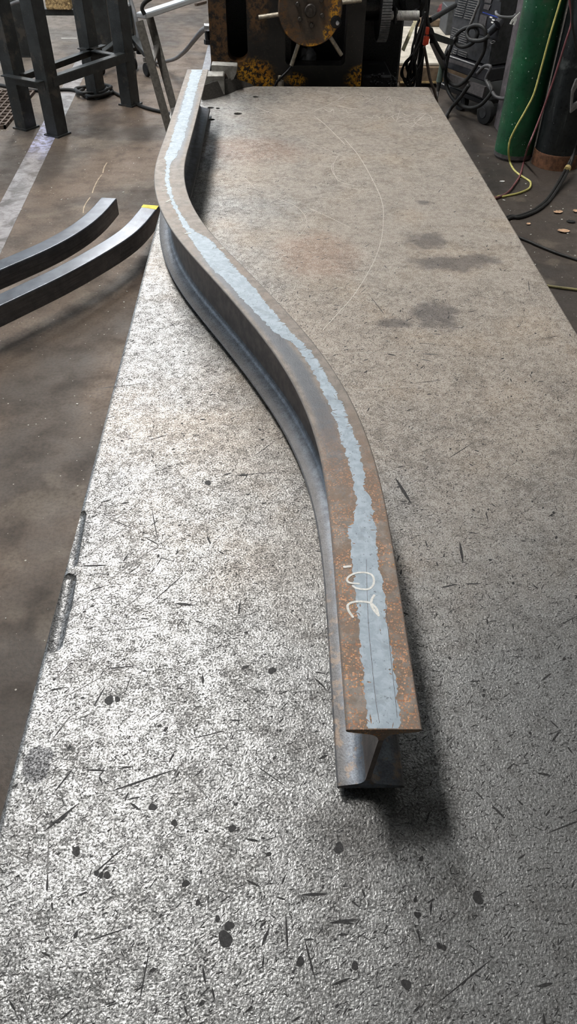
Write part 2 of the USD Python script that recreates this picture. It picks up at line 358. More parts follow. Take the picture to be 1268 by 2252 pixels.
GOUGES = [(662, 1968, 722, 1966, 9), (722, 2030, 785, 2022, 9), (735, 2026, 780, 2032, 7), (740, 2056, 766, 2055, 6), (727, 2168, 772, 2150, 8), (918, 2040, 924, 2080, 6), (965, 2045, 1015, 1998, 5), (575, 2080, 592, 2040, 10), (628, 2010, 632, 2090, 8), (668, 2060, 694, 2160, 7), (690, 2050, 700, 2100, 5),
 (240, 1742, 385, 1692, 7), (95, 1830, 175, 1765, 9), (108, 1822, 103, 1945, 5), (45, 1905, 120, 1868, 5), (20, 1878, 52, 1890, 5), (126, 1812, 150, 1790, 6), (330, 1740, 360, 1700, 5), (225, 1985, 270, 1965, 5), (232, 2045, 262, 2015, 5), (222, 2090, 265, 2050, 5), (445, 2125, 452, 2165, 9), (465, 2170, 472, 2200, 8), (540, 1935, 572, 1950, 7), (285, 1765, 308, 1782, 7), (130, 2245, 165, 2215, 7), (20, 2200, 35, 2225, 7), (55, 2205, 58, 2245, 5), (70, 2010, 100, 2003, 4), (340, 2232, 346, 2215, 6), (405, 2210, 412, 2235, 8),
 (385, 1327, 425, 1331, 10), (530, 1472, 548, 1463, 8), (265, 1345, 320, 1300, 4), (150, 1590, 210, 1565, 5), (130, 1605, 160, 1570, 5), (100, 1635, 175, 1605, 4), (175, 1245, 240, 1243, 6), (205, 1262, 245, 1262, 5), (345, 1225, 385, 1235, 5), (170, 1240, 330, 1120, 3), (200, 1180, 300, 1110, 3), (225, 1285, 390, 1170, 4), (220, 1105, 245, 1099, 6), (265, 1108, 285, 1105, 8), (490, 1045, 510, 1040, 6), (525, 1046, 545, 1044, 9), (225, 1390, 350, 1375, 3), (190, 1415, 250, 1408, 3), (185, 1500, 205, 1375, 3), (130, 1540, 240, 1480, 4),
 (868, 1050, 905, 1110, 8), (880, 1345, 898, 1352, 7), (870, 1390, 895, 1420, 5), (925, 790, 950, 795, 5), (690, 1490, 716, 1515, 6), (850, 778, 870, 782, 6), (925, 778, 965, 780, 5), (620, 985, 660, 990, 4), (545, 1510, 575, 1520, 5), (1010, 1190, 1018, 1240, 6), (980, 1650, 1000, 1620, 5), (1180, 1700, 1210, 1705, 8), (1180, 2170, 1215, 2162, 9), (1080, 1770, 1110, 1800, 8), (400, 1690, 470, 1770, 5), (700, 1670, 720, 1660, 8), (1040, 1970, 1055, 1960, 14), (160, 1860, 170, 1885, 12), (225, 1915, 240, 1905, 8), (540, 1845, 570, 1850, 8)]
def lens_field(n, rg, L0, sg, asp, y1, wmin=.0005, wmax=.003, col=None):
    L = np.clip(L0*np.exp(rg.normal(0, sg, n)), L0*.35, L0*6); w = np.clip(L*rg.uniform(asp[0], asp[1], n), wmin, wmax)
    a = np.where(rg.random(n) < .6, rg.normal(.55, .45, n), rg.uniform(0, np.pi, n))
    cx_, cy_ = rg.uniform(TX0+.008, TX1-.008, n), TY0+.01+(y1-TY0-.02)*rg.random(n)
    keep = rg.random(n) < np.interp(cx_, [TX0, .05, .67], [1, .75, .5]); L, w, a, cx_, cy_ = (q[keep] for q in (L, w, a, cx_, cy_)); n = len(L)
    t = np.array([-.5, -.2, .2, .5, .2, -.2]); h = np.array([0, -.5, -.42, 0, .5, .42])
    j = 1+rg.normal(0, .18, (n, 6)); u, v = t*L[:, None]*j, h*w[:, None]*j
    x = cx_[:, None]+u*np.cos(a)[:, None]-v*np.sin(a)[:, None]; y = cy_[:, None]+u*np.sin(a)[:, None]+v*np.cos(a)[:, None]
    z = np.repeat(HT+.00006+rg.random((n, 1))*.00008, 6, 1)
    f = np.array([(0, 1, 5), (1, 2, 4), (1, 4, 5), (2, 3, 4)])
    return trimesh.Trimesh(np.stack([x, y, z], 2).reshape(-1, 3), (f[None]+np.arange(n)[:, None, None]*6).reshape(-1, 3), process=False)
def build_marks():
    rg = np.random.default_rng(21)
    obj('gouge_marks', [lens_field(62000, rg, .0032, .45, (.12, .35), 1.6, .0004, .0011), lens_field(2600, rg, .0075, .55, (.08, .25), 3.3, .0007, .0024), lens_field(1300, rg, .0040, .4, (.45, .8), 3.3, .001, .004), lens_field(90, rg, .05, .4, (.02, .04), 2.2, .0006, .0016)], M_gouge, TABLE, False, kind='stuff')
    ps, thin = [], []
    for (a, b, c, d, w) in GOUGES:
        p, q = P(a, b, HT), P(c, d, HT); s = np.linalg.norm(q-p)/max(1, math.hypot(c-a, d-b))
        (ps if w > 5 else thin).append(lens_z(*((p+q)/2)[:2], np.linalg.norm(q-p), w*s*(.72 if w > 5 else .6), math.atan2(q[1]-p[1], q[0]-p[0]), HT))
    for (px, py, R) in ((495, 2065, .0078), (383, 1810, .004), (408, 1943, .004), (660, 2115, .0045), (780, 2124, .004), (240, 1540, .0066), (258, 1538, .004), (457, 1062, .006), (598, 1475, .0055), (235, 1925, .004), (918, 2012, .0035), (503, 2036, .005), (478, 2020, .003), (222, 1925, .003), (212, 1920, .003), (435, 1985, .003), (745, 1865, .006), (510, 1822, .0045), (168, 1872, .005), (335, 1775, .0045), (965, 2080, .003), (975, 2084, .003), (1050, 1975, .006), (893, 2165, .005)):
        p = P(px, py, HT); k = np.arange(18)/18*2*np.pi; rr = R*(.92+.12*np.sin(2*k+rg.uniform(0, 6))+.09*np.sin(3*k+rg.uniform(0, 6))+rg.normal(0, .04, 18))
        ps.append(Polygon(np.c_[p[0]+rr*np.cos(k), p[1]+rr*np.sin(k)]).buffer(0))
    obj('gouge_marks', plate_z(unary_union(ps), HT, .00025), M_gouge, TABLE, False, kind='stuff', label='dark gouges scored into the table top')
    obj('scratch_marks', plate_z(unary_union(thin), HT, .0002), M_scratch, TABLE, False, kind='stuff', label='long grey scratches on the table top')
    L = [([(757, 305), (790, 345), (821, 400), (840, 446), (842, 493), (835, 539), (814, 590), (777, 650), (740, 692), (710, 725)], 4),
         ([(757, 349), (733, 359), (729, 373), (740, 390), (759, 399)], 3), ([(611, 437), (646, 451), (667, 470), (674, 491), (663, 512), (646, 526)], 2.5),
         ([(680, 458), (720, 476), (768, 500)], 3), ([(590, 518), (646, 526)], 2.5), ([(729, 405), (824, 423)], 2.5), ([(597, 355), (640, 358), (705, 364), (757, 350)], 2.5),
         ([(611, 241), (653, 248), (695, 241), (729, 227), (765, 206)], 3), ([(691, 245), (757, 213)], 3), ([(698, 199), (754, 210)], 3), ([(611, 220), (653, 205), (681, 201)], 2.5), ([(700, 213), (714, 211)], 4), ([(725, 215), (740, 212)], 3), ([(746, 232), (765, 238)], 3),
         ([(665, 215), (710, 224)], 2.5), ([(633, 262), (560, 235)], 2), ([(538, 388), (575, 387)], 2.5), ([(545, 398), (575, 396)], 2.5), ([(538, 391), (560, 413)], 2.5), ([(540, 400), (570, 408)], 2.5),
         ([(880, 258), (905, 265), (940, 262)], 3), ([(890, 275), (915, 268), (935, 250)], 3), ([(905, 280), (925, 258)], 3), ([(845, 222), (855, 212), (862, 224)], 3), ([(805, 225), (830, 210)], 3), ([(920, 248), (945, 255), (950, 268)], 3), ([(870, 270), (880, 240)], 2.5),
         ([(850, 262), (860, 256), (868, 264), (880, 258)], 3), ([(650, 300), (757, 345)], 2), ([(690, 862), (800, 856), (930, 850)], 3), ([(705, 778), (800, 776), (930, 771)], 2.5), ([(660, 490), (600, 487)], 2.5), ([(690, 345), (757, 335)], 2.5)]
    T = lambda pts: [(691+a/2.1975, b/2.1975) for a, b in pts]
    L += [(T(q), 2.8) for q in ([(530, 545), (500, 562), (481, 580), (492, 600), (530, 605), (575, 587), (622, 570)], [(375, 560), (420, 545), (450, 560), (482, 549)], [(410, 605), (440, 598), (470, 611), (497, 612)], [(250, 560), (275, 572), (290, 556), (316, 570)], [(10, 440), (60, 450), (122, 466)], [(50, 530), (75, 541), (90, 526), (95, 546)], [(110, 512), (190, 526)], [(120, 536), (150, 530), (162, 546), (192, 540)], [(150, 470), (240, 450)], [(190, 500), (262, 470)], [(345, 490), (382, 470), (442, 482)], [(400, 590), (430, 580), (455, 590)], [(505, 570), (545, 566), (580, 572)], [(120, 742), (92, 795), (100, 850), (132, 882), (232, 905)], [(225, 455), (300, 470)], [(0, 560), (60, 610), (150, 700)], [(60, 500), (140, 488)])]
    for px, w in L:
        s = 1/ppm(*px[len(px)//2], P(*px[len(px)//2], HT)[1])
        obj('chalk_line', stroke_z(px, HT, max(.0012, w*s*(.42 if w > 3.5 else .4))), M_chalkf, TABLE, False)
build_marks()

# ------------------------------------------------------------------ the bent beam
BZ, BD, BW = .845, .131, .0763                 # top face of the upper flange, depth, width
LE = [(411.3, 151.5), (386, 223.7), (358, 314), (342.6, 352), (336.3, 386.8), (339, 421.5), (346, 452.7), (361.6, 487), (388.8, 523), (464.9, 602.8), (545.8, 695), (608.7, 769), (644.7, 823), (676, 886), (703, 958), (718.8, 1025), (727, 1090), (737.5, 1212.5), (744.6, 1328), (754, 1435), (761, 1560), (762, 1607)]
RE = [(458, 154), (442, 223.7), (424, 289.6), (406.7, 345), (401.5, 369), (403.3, 400.7), (412, 432), (424, 460), (464.9, 517.4), (523.3, 580.4), (581.7, 636.6), (644.7, 706), (703, 773.6), (748, 841), (784, 904), (811, 967), (829, 1030), (842, 1090), (858, 1193.6), (886.6, 1380), (896, 1435), (915, 1541), (927, 1607)]
def beam_axis():
    lw = spline(np.array([P(*p, BZ) for p in LE]), 20)[:, :2]; rw = spline(np.array([P(*p, BZ) for p in RE]), 20)[:, :2]
    # offset each traced edge to the middle and average
    L, R = LineString(lw), LineString(rw)
    def smooth(c, n=90):
        s = np.r_[0, np.cumsum(np.linalg.norm(np.diff(c, axis=0), axis=1))]; g = np.linspace(0, s[-1], n)
        return np.c_[np.interp(g, s, c[:, 0]), np.interp(g, s, c[:, 1])]
    lm = np.array(L.offset_curve(-BW/2).coords); rm = np.array(R.offset_curve(BW/2).coords)
    if lm[0][1] < lm[-1][1]: lm = lm[::-1]
    if rm[0][1] < rm[-1][1]: rm = rm[::-1]
    c = (smooth(lm)+smooth(rm))/2
    c = c[::-1]                                # from the near end
    from scipy.ndimage import gaussian_filter1d
    ext = np.vstack([2*c[0]-c[1:25][::-1], c, 2*c[-1]-c[-25:-1][::-1]])
    c = gaussian_filter1d(ext, 3.0, axis=0)[24:-24]
    s = np.r_[0, np.cumsum(np.linalg.norm(np.diff(c, axis=0), axis=1))]; g = np.linspace(0, s[-1], 260)
    return np.c_[np.interp(g, s, c[:, 0]), np.interp(g, s, c[:, 1])], g
AX, AS = beam_axis()
_t = np.gradient(AX, axis=0); _t /= np.linalg.norm(_t, axis=1, keepdims=True); AN = np.c_[_t[:, 1], -_t[:, 0]]   # right-hand normal
def su(p):                                     # (distance along the beam, sideways offset) of a point
    d = np.linalg.norm(AX-np.asarray(p)[:2], axis=1); i = int(d.argmin()); e = np.asarray(p)[:2]-AX[i]
    return AS[i]+e@_t[i], e@AN[i]
def at(s, u):
    i = np.clip(np.interp(s, AS, np.arange(len(AS))), 0, len(AS)-1.001)
    c = np.stack([np.interp(s, AS, AX[:, k]) for k in (0, 1)], -1); n = np.stack([np.interp(s, AS, AN[:, k]) for k in (0, 1)], -1)
    over = np.asarray(s)-np.clip(s, 0, AS[-1])
    t = np.stack([np.interp(s, AS, _t[:, k]) for k in (0, 1)], -1)
    return c+n*np.asarray(u)[..., None]+t*np.asarray(over)[..., None]
def sweep(prof, corner=35, AX=None, AN=None, AS=None):
    """closed profile (u, v) swept along a level line; corners sharper than the angle stay sharp"""
    AX, AN, AS = (globals()[k] if q is None else q for k, q in (('AX', AX), ('AN', AN), ('AS', AS)))
    prof = np.array(prof, float); n = len(prof); N = len(AS)
    e = np.roll(prof, -1, 0)-prof; ang = np.arctan2(e[:, 1], e[:, 0])
    turn = np.abs((ang-np.roll(ang, 1)+np.pi) % (2*np.pi)-np.pi); sharp = turn > np.radians(corner)
    k0 = int(np.argmax(sharp)); order = [(k0+i) % n for i in range(n)]
    runs, cur = [], [order[0]]
    for i in order[1:]+[order[0]]:
        cur.append(i)
        if sharp[i]: runs.append(cur); cur = [i]
    if not sharp.any(): runs.append(cur)
    v, f, uv = [], [], []; base = 0
    for run in runs:
        for j in run:
            u, h = prof[j]; v.append(np.c_[AX+AN*u, np.full(N, h)]); uv.append(np.c_[AS, np.full(N, u)])
        for a in range(len(run)-1):
            for i in range(N-1):
                p = base+a*N+i; q = p+N; f += [(p, q, q+1), (p, q+1, p+1)]
        base += len(run)*N
    tv, tf = trimesh.creation.triangulate_polygon(Polygon(prof), engine='earcut')
    for i, flip in ((0, False), (N-1, True)):
        v.append(np.c_[AX[i]+tv[:, :1]*AN[i], tv[:, 1]]); uv.append(np.c_[np.full(len(tv), AS[i]), tv[:, 0]])
        f += [tuple(x[::-1] if flip else x) for x in (tf+base)]; base += len(tv)
    v, f, uv = np.vstack(v), np.array(f), np.vstack(uv)
    keep = np.unique(f); back = np.zeros(len(v), int); back[keep] = np.arange(len(keep)); v, uv, f = v[keep], uv[keep], back[f]
    m = trimesh.Trimesh(v, f, process=False)
    if m.volume < 0: m = trimesh.Trimesh(v, f[:, ::-1], process=False)
    return m, uv
def arc(cx_, cz_, r, a0, a1, n=7): return [(cx_+r*math.cos(a), cz_+r*math.sin(a)) for a in np.radians(np.linspace(a0, a1, n))]
def flange_profile(top):
    b, tw, tip, root = BW/2, .0054/2, .0052, .0112
    sh, wo = (0, -.001) if top else (-.0018, -.0046)      # the section leans a little: flange shift, web position
    f = [(.0125, -.0092), (.0080, -.0104), (.0045, -.0124), (.0020, -.0156), (.0006, -.0190), (0, -.0225)] if not top else [(.0105, -.0100), (.0060, -.0118), (.0028, -.0148), (.0009, -.0182), (0, -.0225)]
    right = [(b-.0012, 0), (b, -.0012), (b, -tip+.0022), (b-.0022, -tip)]+[(wo+tw+q, v) for q, v in f]
    left = [(-b+.0012, 0), (-b, -.0012), (-b, -tip+.0022), (-b+.0022, -tip)]+[(wo-tw-q, v) for q, v in f]
    prof = right+left[::-1]
    return [(u+sh, BZ+v) for u, v in prof] if top else [(u+sh, BZ-BD-v) for u, v in prof]
def beam_materials():
    def base(m):
        uvn = m.add('attribute', attribute='st'); u = m.sep(f'{uvn}.vector')
        return u[0], u[1]
    # top flange: brown mill scale, rust at the near end, blue-grey heat tint in the bends
    m = Mat(); s, u = base(m)
    n = m.noise(60, 5, .65); n2 = m.noise(380, 3, .6); n3 = m.noise(16, 4, .6)
    c = m.mix(m.rng(n, .35, .65), lin(114, 106, 99), lin(142, 133, 124))
    c = m.mix(m.math('multiply', m.rng(n3, .45, .65), .4), c, lin(132, 116, 102))
    def band(s0, s1, u0, w, ds=.12):
        a = m.math('multiply', m.rng(s, s0-ds, s0+ds), m.rng(s, s1-ds, s1+ds, 1, 0))
        d = m.math('absolute', m.math('subtract', m.math('multiply_add', n3, .010, u), u0+.005))
        return m.math('multiply', a, m.rng(d, w*.35, w, 1, 0))
    tint = m.total([band(.42, 1.12, -.016, .020), band(1.72, 2.35, .012, .020), band(2.0, 2.4, -.013, .013)])
    c = m.mix(m.math('multiply', tint, .85), c, lin(104, 108, 114))
    rust = m.math('multiply', m.rng(s, .62, .30), m.rng(m.noise(34, 5, .7, dist=.5), .40, .56))
    c = m.mix(m.math('multiply', rust, .8), c, lin(118, 95, 76))
    v = m.add('voronoi_texture', vector=m.pos(), scale=430.0); q = m.sep(f'{v}.color')
    spots = m.math('multiply', m.math('less_than', f'{v}.distance', m.math('multiply', m.math('power', q[0], 1.1), .72)), m.math('multiply', m.rng(s, .55, .22), m.rng(m.noise(24, 4, .65), .38, .52)))
    c = m.mix(m.math('multiply', spots, .85), c, m.mix(m.rng(q[1], .2, .8), lin(160, 108, 74), m.mix(m.rng(q[2], .6, .9), lin(202, 152, 116), lin(214, 150, 58))))
    c = m.mix(m.rng(n2, .55, .72, 0, .35), c, lin(60, 52, 47))
    edge = m.rng(m.math('absolute', u), BW/2-.004, BW/2-.001)
    c = m.mix(m.math('multiply', edge, .6), c, lin(96, 90, 86))
    top = m.done('beam_flange_brown_scale', base_color=c, roughness=m.math('subtract', .52, m.math('multiply', tint, .14)), metallic=m.math('subtract', .26, m.math('multiply', rust, .22)), normal=m.bump(m.math('add', n2, m.math('multiply', spots, .5)), .35, .001))
    # web and lower flange: dark, blue mill scale, paler at the root
    m = Mat(); s, u = base(m); n = m.noise(45, 5, .65); n2 = m.noise(420, 3, .6)
    c = m.mix(m.rng(n, .35, .65), lin(84, 76, 72), lin(108, 98, 92))
    st2 = m.noise(1.0, 5, .7, vec=m.mapped((50, 50, 6))); c = m.mix(m.rng(st2, .5, .75, 0, .4), c, lin(66, 60, 58))
    web = m.done('beam_web_scale', base_color=c, roughness=.5, metallic=.45, normal=m.bump(n2, .3, .001))
    m = Mat(); s, u = base(m); n = m.noise(45, 5, .65); n2 = m.noise(420, 3, .62)
    c = m.mix(m.rng(n, .35, .65), lin(82, 86, 93), lin(110, 116, 124))
    tip = m.rng(m.math('absolute', u), .020, .034)
    c = m.mix(m.math('multiply', tip, .8), c, lin(80, 76, 73))
    pit = m.math('multiply', m.rng(n2, .52, .6), m.rng(s, .5, .9, .35, .8))
    c = m.mix(pit, c, lin(48, 47, 50))
    rs = m.math('multiply', m.rng(s, .5, .1), m.rng(m.noise(70, 4, .6), .52, .64)); c = m.mix(m.math('multiply', rs, .7), c, lin(124, 106, 90))
    low = m.done('beam_flange_blue_scale', base_color=c, roughness=.44, metallic=.4, normal=m.bump(n2, .3, .001))
    m = Mat(); n = m.noise(70, 5, .65, dist=.4); n2 = m.noise(300, 4, .6)
    c = m.mix(m.rng(n, .4, .62), lin(154, 166, 176), lin(172, 184, 193))
    ln = m.noise(1.0, 3, .6, vec=m.mapped((900, 40, 1), (0, 0, .05))); c = m.mix(m.rng(ln, .60, .72, 0, .35), c, lin(110, 118, 124))
    c = m.mix(m.rng(n2, .62, .7, 0, .7), c, lin(84, 88, 92))
    c = m.mix(m.math('multiply', m.rng(m.noise(14, 5, .7, dist=1.5), .56, .64), .35), c, lin(120, 128, 134))
    strip = m.done('beam_bright_mill_scale', base_color=c, roughness=.5, metallic=.15, normal=m.bump(n2, .15, .0006))
    return top, web, low, strip
M_btop, M_bweb, M_blow, M_bstrip = beam_materials()
SL = [(806, 1604), (802, 1527), (797.9, 1494), (792, 1434.9), (788.4, 1375.7), (784.8, 1335.5), (779, 1304.7), (775.4, 1245.6), (771.8, 1212.5), (776.6, 1203), (764.7, 1181.7), (763.6, 1158), (777.8, 1151), (779, 1134), (780, 1115.5), (784, 1092), (779.5, 1079), (768.3, 1030), (754.8, 980.4), (734.6, 917.5), (712, 868), (689.6, 823), (662.6, 778), (640, 752), (603, 731), (581.7, 708.5), (557, 683.8), (527.8, 652.3), (500.8, 620.8), (469.4, 593.9), (446.9, 566.9), (426.6, 535.4), (410.9, 513), (408.5, 508), (398, 491), (391, 473.5), (377.3, 445.8), (366.8, 418), (362.3, 390), (365, 369.4), (366, 356), (361, 351), (372, 320.8), (386, 275.7), (396.3, 244.5), (406.8, 206.3), (417, 168), (421.5, 154.5)]
SR = [(878, 1604), (879.7, 1567), (871.7, 1513), (867.6, 1494), (863, 1446.7), (855.8, 1416), (851, 1375.7), (847.5, 1328), (844, 1293), (833, 1245.6), (828.6, 1203), (826, 1163), (820, 1127), (815, 1094), (800, 1075), (797.5, 1025.4), (784, 967), (766, 922), (745.8, 877), (725.6, 841), (703, 800.6), (671.6, 760), (640, 730), (617.7, 706), (581.7, 663.5), (554.8, 629.8), (518.8, 589.4), (487.3, 553.4), (460.4, 526.4), (428.9, 508.4), (417, 500), (408.5, 487.4), (398, 470), (384, 442.3), (375.5, 414.5), (372, 386.8), (375.5, 358), (387.7, 345), (398, 324), (408.5, 286), (420.6, 241), (429.3, 206.3), (439.7, 171.6), (444, 156)]
def build_beam():
    t = thing('steel_beam', 'long rusty steel I-beam bent in an S-curve with a pale strip along its top', 'steel beam', (float(AX[0][0]), float(AX[0][1]), BZ-BD))
    m, uv = sweep(flange_profile(True)); obj('top_flange', m, M_btop, t, uv=uv)
    tw, z0, z1, o0, o1 = .0054/2, BZ-BD+.0223, BZ-.0223, -.0064, -.001
    m, uv = sweep([(o1+tw, z1), (o0+tw, z0), (o0-tw, z0), (o1-tw, z1)]); obj('web', m, M_bweb, t, uv=uv, label='dark brown web of the beam')
    m, uv = sweep(flange_profile(False)); obj('bottom_flange', m, M_blow, t, uv=uv, label='blue-grey lower flange of the beam')
    # the strip of bright mill scale, with a torn outline
    l = np.array([su(P(*p, BZ)) for p in SL]); r = np.array([su(P(*p, BZ)) for p in SR])
    l, r = l[l[:, 0].argsort()], r[r[:, 0].argsort()]
    g = np.arange(.001, AS[-1]-.002, .0014); rg = np.random.default_rng(11)
    def jag(n): 
        a = np.repeat(rg.normal(0, 1, n//2+1), 2)[:n]*.0007; b = np.interp(np.arange(n), np.arange(0, n+12, 6), rg.normal(0, .0012, len(np.arange(0, n+12, 6))))
        return a+b
    spike = np.where(rg.random(len(g)) < .16, rg.uniform(0, 1, len(g))**2*.010, 0)*((g > .45) & (g < 1.15))
    uL, uR = np.interp(g, l[:, 0], l[:, 1])+jag(len(g)), np.interp(g, r[:, 0], r[:, 1])+jag(len(g))-spike
    uR = np.maximum(uR, uL+.0012)
    gap = (rg.random(len(g)) < .0)                                          
    poly = Polygon(np.vstack([at(g, uL), at(g, uR)[::-1]])).buffer(0)
    for s0 in (AS[-1]*.0,):
        pass
    # missing flecks
    holes = []
    for _ in range(260):
        s = rg.uniform(0, AS[-1]); k = np.interp(s, g, uL)+(np.interp(s, g, uR)-np.interp(s, g, uL))*(rg.choice([0, 1])+rg.normal(0, .13))
        c = at(np.array(s), np.array(k)); tt = rg.uniform(0, 6.3)
        holes.append(lens_z(c[0], c[1], rg.uniform(.002, .012), rg.uniform(.0008, .002), tt, BZ))
    poly = poly.difference(unary_union(holes))
    obj('mill_scale_strip', plate_z(poly, BZ, .00022), M_bstrip, t, False, label='pale blue-grey bare strip along the top of the beam')
    Q = lambda pts: [(650+a/4.227, 1080+b/4.227) for a, b in pts]
    ck = [('chalk_digit', [stroke_z(Q([(585, 862), (530, 858), (490, 848), (476, 822), (500, 790), (560, 763), (640, 758), (700, 776), (724, 815), (720, 870), (685, 908), (630, 914), (560, 902), (530, 880)]), BZ+.0002, .0026)], 'white handwritten digit 0'),
          ('chalk_digit', [stroke_z([Q([(728, 970), (705, 1012), (702, 1060), (730, 1112), (770, 1157)]), Q([(766, 1150), (748, 1092), (695, 1042), (620, 1028), (550, 1030), (500, 1046), (481, 1072), (495, 1120), (530, 1170)])], BZ+.0002, .0028)], 'white handwritten digit 2'),
          ('chalk_tick', [stroke_z(Q([(452, 705), (506, 700)]), BZ+.0002, .0034)], 'white foot mark beside the digits')]
    for n, ms, lb in ck: obj(n, ms, M_chalk, t, False, label=lb)
    for q in ([(805, 1230), (809, 1360), (818, 1465), (826, 1542), (834, 1590)], [(848, 1330), (851, 1364), (859, 1446), (867, 1519), (873, 1578)]):
        obj('seam_line', stroke_z(q, BZ+.00022, .0005, .0001), M_scratch, t, False, label='dark scribed line along the bare strip')
    Q8 = lambda pts: [(320+a/2.8818, 130+b/2.8818) for a, b in pts]
    for a in ([(108, 832), (133, 830)], [(132, 905), (156, 892)], [(252, 1106), (284, 1103)], [(106, 727), (124, 727)], [(475, 1200), (492, 1198)], [(110, 806), (130, 806)]):
        obj('chalk_tick', stroke_z(Q8(a), BZ+.0002, .004 if a[0][1] > 810 else .002), M_chalk, t, False)
    return t
build_beam()
M_block = plain('packing_block_black', lin(46, 44, 42), .8, .1)
def packing(px_s, half, label):
    c = at(np.array(px_s), np.array(-.012)); i = int(np.abs(AS-px_s).argmin()); tt, n = _t[i], AN[i]
    z0, z1 = HT, BZ-BD
    b = box(-half, half, -.03, .03, z0, z1, .002); v = np.array(b.vertices)
    b.vertices = np.c_[c[0]+v[:, 0]*n[0]+v[:, 1]*tt[0], c[1]+v[:, 0]*n[1]+v[:, 1]*tt[1], v[:, 2]]
    obj('packing_block', b, M_block, None, False, label=label, cat='packing block')
packing(.036, .021, 'small black packing block under the near end of the beam')
packing(AS[-1]-.25, .03, 'small black packing block under the far end of the beam')

# ------------------------------------------------------------------ bent square tubes beside the table
def tube_material():
    m = Mat(); n = m.noise(25, 5, .6); n2 = m.noise(500, 3, .6); st_ = m.noise(1, 4, .6, vec=m.mapped((6, 6, 160)))
    c = m.mix(m.rng(n, .35, .65), lin(98, 102, 108), lin(114, 118, 125)); c = m.mix(m.rng(st_, .45, .7, 0, .6), c, lin(78, 78, 80))
    return m.done('tube_bare_steel', base_color=c, metallic=.85, roughness=m.rng(n2, .3, .7, .24, .36), normal=m.bump(n2, .12, .0006))
M_btube = tube_material()
M_yellow = plain('paint_yellow', lin(222, 200, 60), .6)
M_wood = plain('timber_brown', lin(112, 94, 74), .8, var=.35, scale=14)
def line_frame(pts, n=70):
    c = spline(np.asarray(pts)[:, :2], 16); s = np.r_[0, np.cumsum(np.linalg.norm(np.diff(c, axis=0), axis=1))]; g = np.linspace(0, s[-1], n)
    c = np.c_[np.interp(g, s, c[:, 0]), np.interp(g, s, c[:, 1])]
    from scipy.ndimage import gaussian_filter1d
    e = np.vstack([2*c[0]-c[1:13][::-1], c, 2*c[-1]-c[-13:-1][::-1]]); c = gaussian_filter1d(e, 3.0, axis=0)[12:-12]
    t = np.gradient(c, axis=0); t /= np.linalg.norm(t, axis=1, keepdims=True)
    return c, np.c_[t[:, 1], -t[:, 0]], g
def curved_tube(upper, lower, ztop, label, size, extra, yellow=False):
    u = line_frame([P(*p, ztop) for p in upper])[0]; l = line_frame([P(*p, ztop) for p in lower])[0]
    c = (u+l)/2; w = size
    d = c[-1]-c[-2]; d /= np.linalg.norm(d); k = []                 # carry the bend on, out of the frame
    turn = np.arctan2(*(c[-1]-c[-2])[::-1])-np.arctan2(*(c[-20]-c[-21])[::-1]); step = np.linalg.norm(c[-1]-c[-2]); a = np.arctan2(d[1], d[0])
    q = c[-1].copy()
    for i in range(int(extra/step)):
        a += turn/19; q = q+step*np.array([np.cos(a), np.sin(a)]); k.append(q.copy())
    c = np.vstack([c, k]); ax, an, ag = line_frame(np.c_[c, np.zeros(len(c))][::4], 110)
    r = .006; h = size
    sec = rounded(Polygon([(-w/2, ztop-h), (w/2, ztop-h), (w/2, ztop), (-w/2, ztop)]), r, 4)
    t = thing('curved_square_tube', label, 'steel tube', (float(ax[0][0]), float(ax[0][1]), ztop-h))
    m, uv = sweep(np.array(sec.exterior.coords)[:-1], 35, ax, an, ag); obj('tube_wall', m, M_btube, t, uv=uv)
    for i, sgn in ((0, 1), (-1, -1)):                                # dark bore
        tt = np.array([-an[i][1], an[i][0]])*sgn
        o = ax[i]-tt*.0004; p3 = [np.r_[o+an[i]*(w/2-.008)*x, zz] for x, zz in ((-1, ztop-h+.008), (1, ztop-h+.008), (1, ztop-.008), (-1, ztop-.008))]
        b = bar(np.r_[ax[i]-tt*.0006, ztop-h/2], np.r_[ax[i]+tt*.002, ztop-h/2], w-.014, h-.014); obj('bore', b, M_black, t, False)
    if yellow:
        i1 = 3; e0 = ax[0]; tt = ax[1]-ax[0]; tt /= np.linalg.norm(tt); L = .045
        pl = Polygon([e0+an[0]*w*.47, e0-an[0]*w*.47, e0-an[0]*w*.47+tt*L, e0+an[0]*w*.47+tt*L*.7])
        obj('paint_mark', plate_z(pl, ztop, .0004), M_yellow, t, False, label='yellow paint mark on the tube end')
    return ax
M_black = plain('grease_black', lin(20, 20, 21), .6)
ZT = .178
c_far = curved_tube([(225.5, 435.6), (189, 472), (132.5, 511), (63, 547.6), (0, 574.5)], [(252, 435), (221, 473.4), (176.7, 508), (110, 544.4), (47, 569.7), (0, 590)], ZT, 'bent bare steel square tube without paint, farther from the table', .079, 1.3)
c_near = curved_tube([(318.6, 448), (303, 467), (271, 505), (202, 546), (126, 587), (63, 615.4), (0, 647)], [(345.5, 454.5), (315.5, 492), (277.6, 524), (221, 560), (151.4, 599.6), (79, 636), (0, 670.6)], ZT, 'bent bare steel square tube with a yellow painted end beside the table', .081, 1.3, True)
for nm, f0 in (('farther left', .62), ('nearer', .95)):              # timbers that carry both tubes, out of the frame to the left
    a = c_far[int(len(c_far)*f0)-1]; b = c_near[min(len(c_near)-1, int(len(c_near)*f0))]
    d = (b-a)/np.linalg.norm(b-a); a, b = a-d*.12, b+d*.12
    obj('timber_bearer', bar((*a, (ZT-.081)/2), (*b, (ZT-.081)/2), .09, ZT-.0814), M_wood, None, False, label=f'brown timber bearer under both bent tubes, {nm} one', cat='timber')

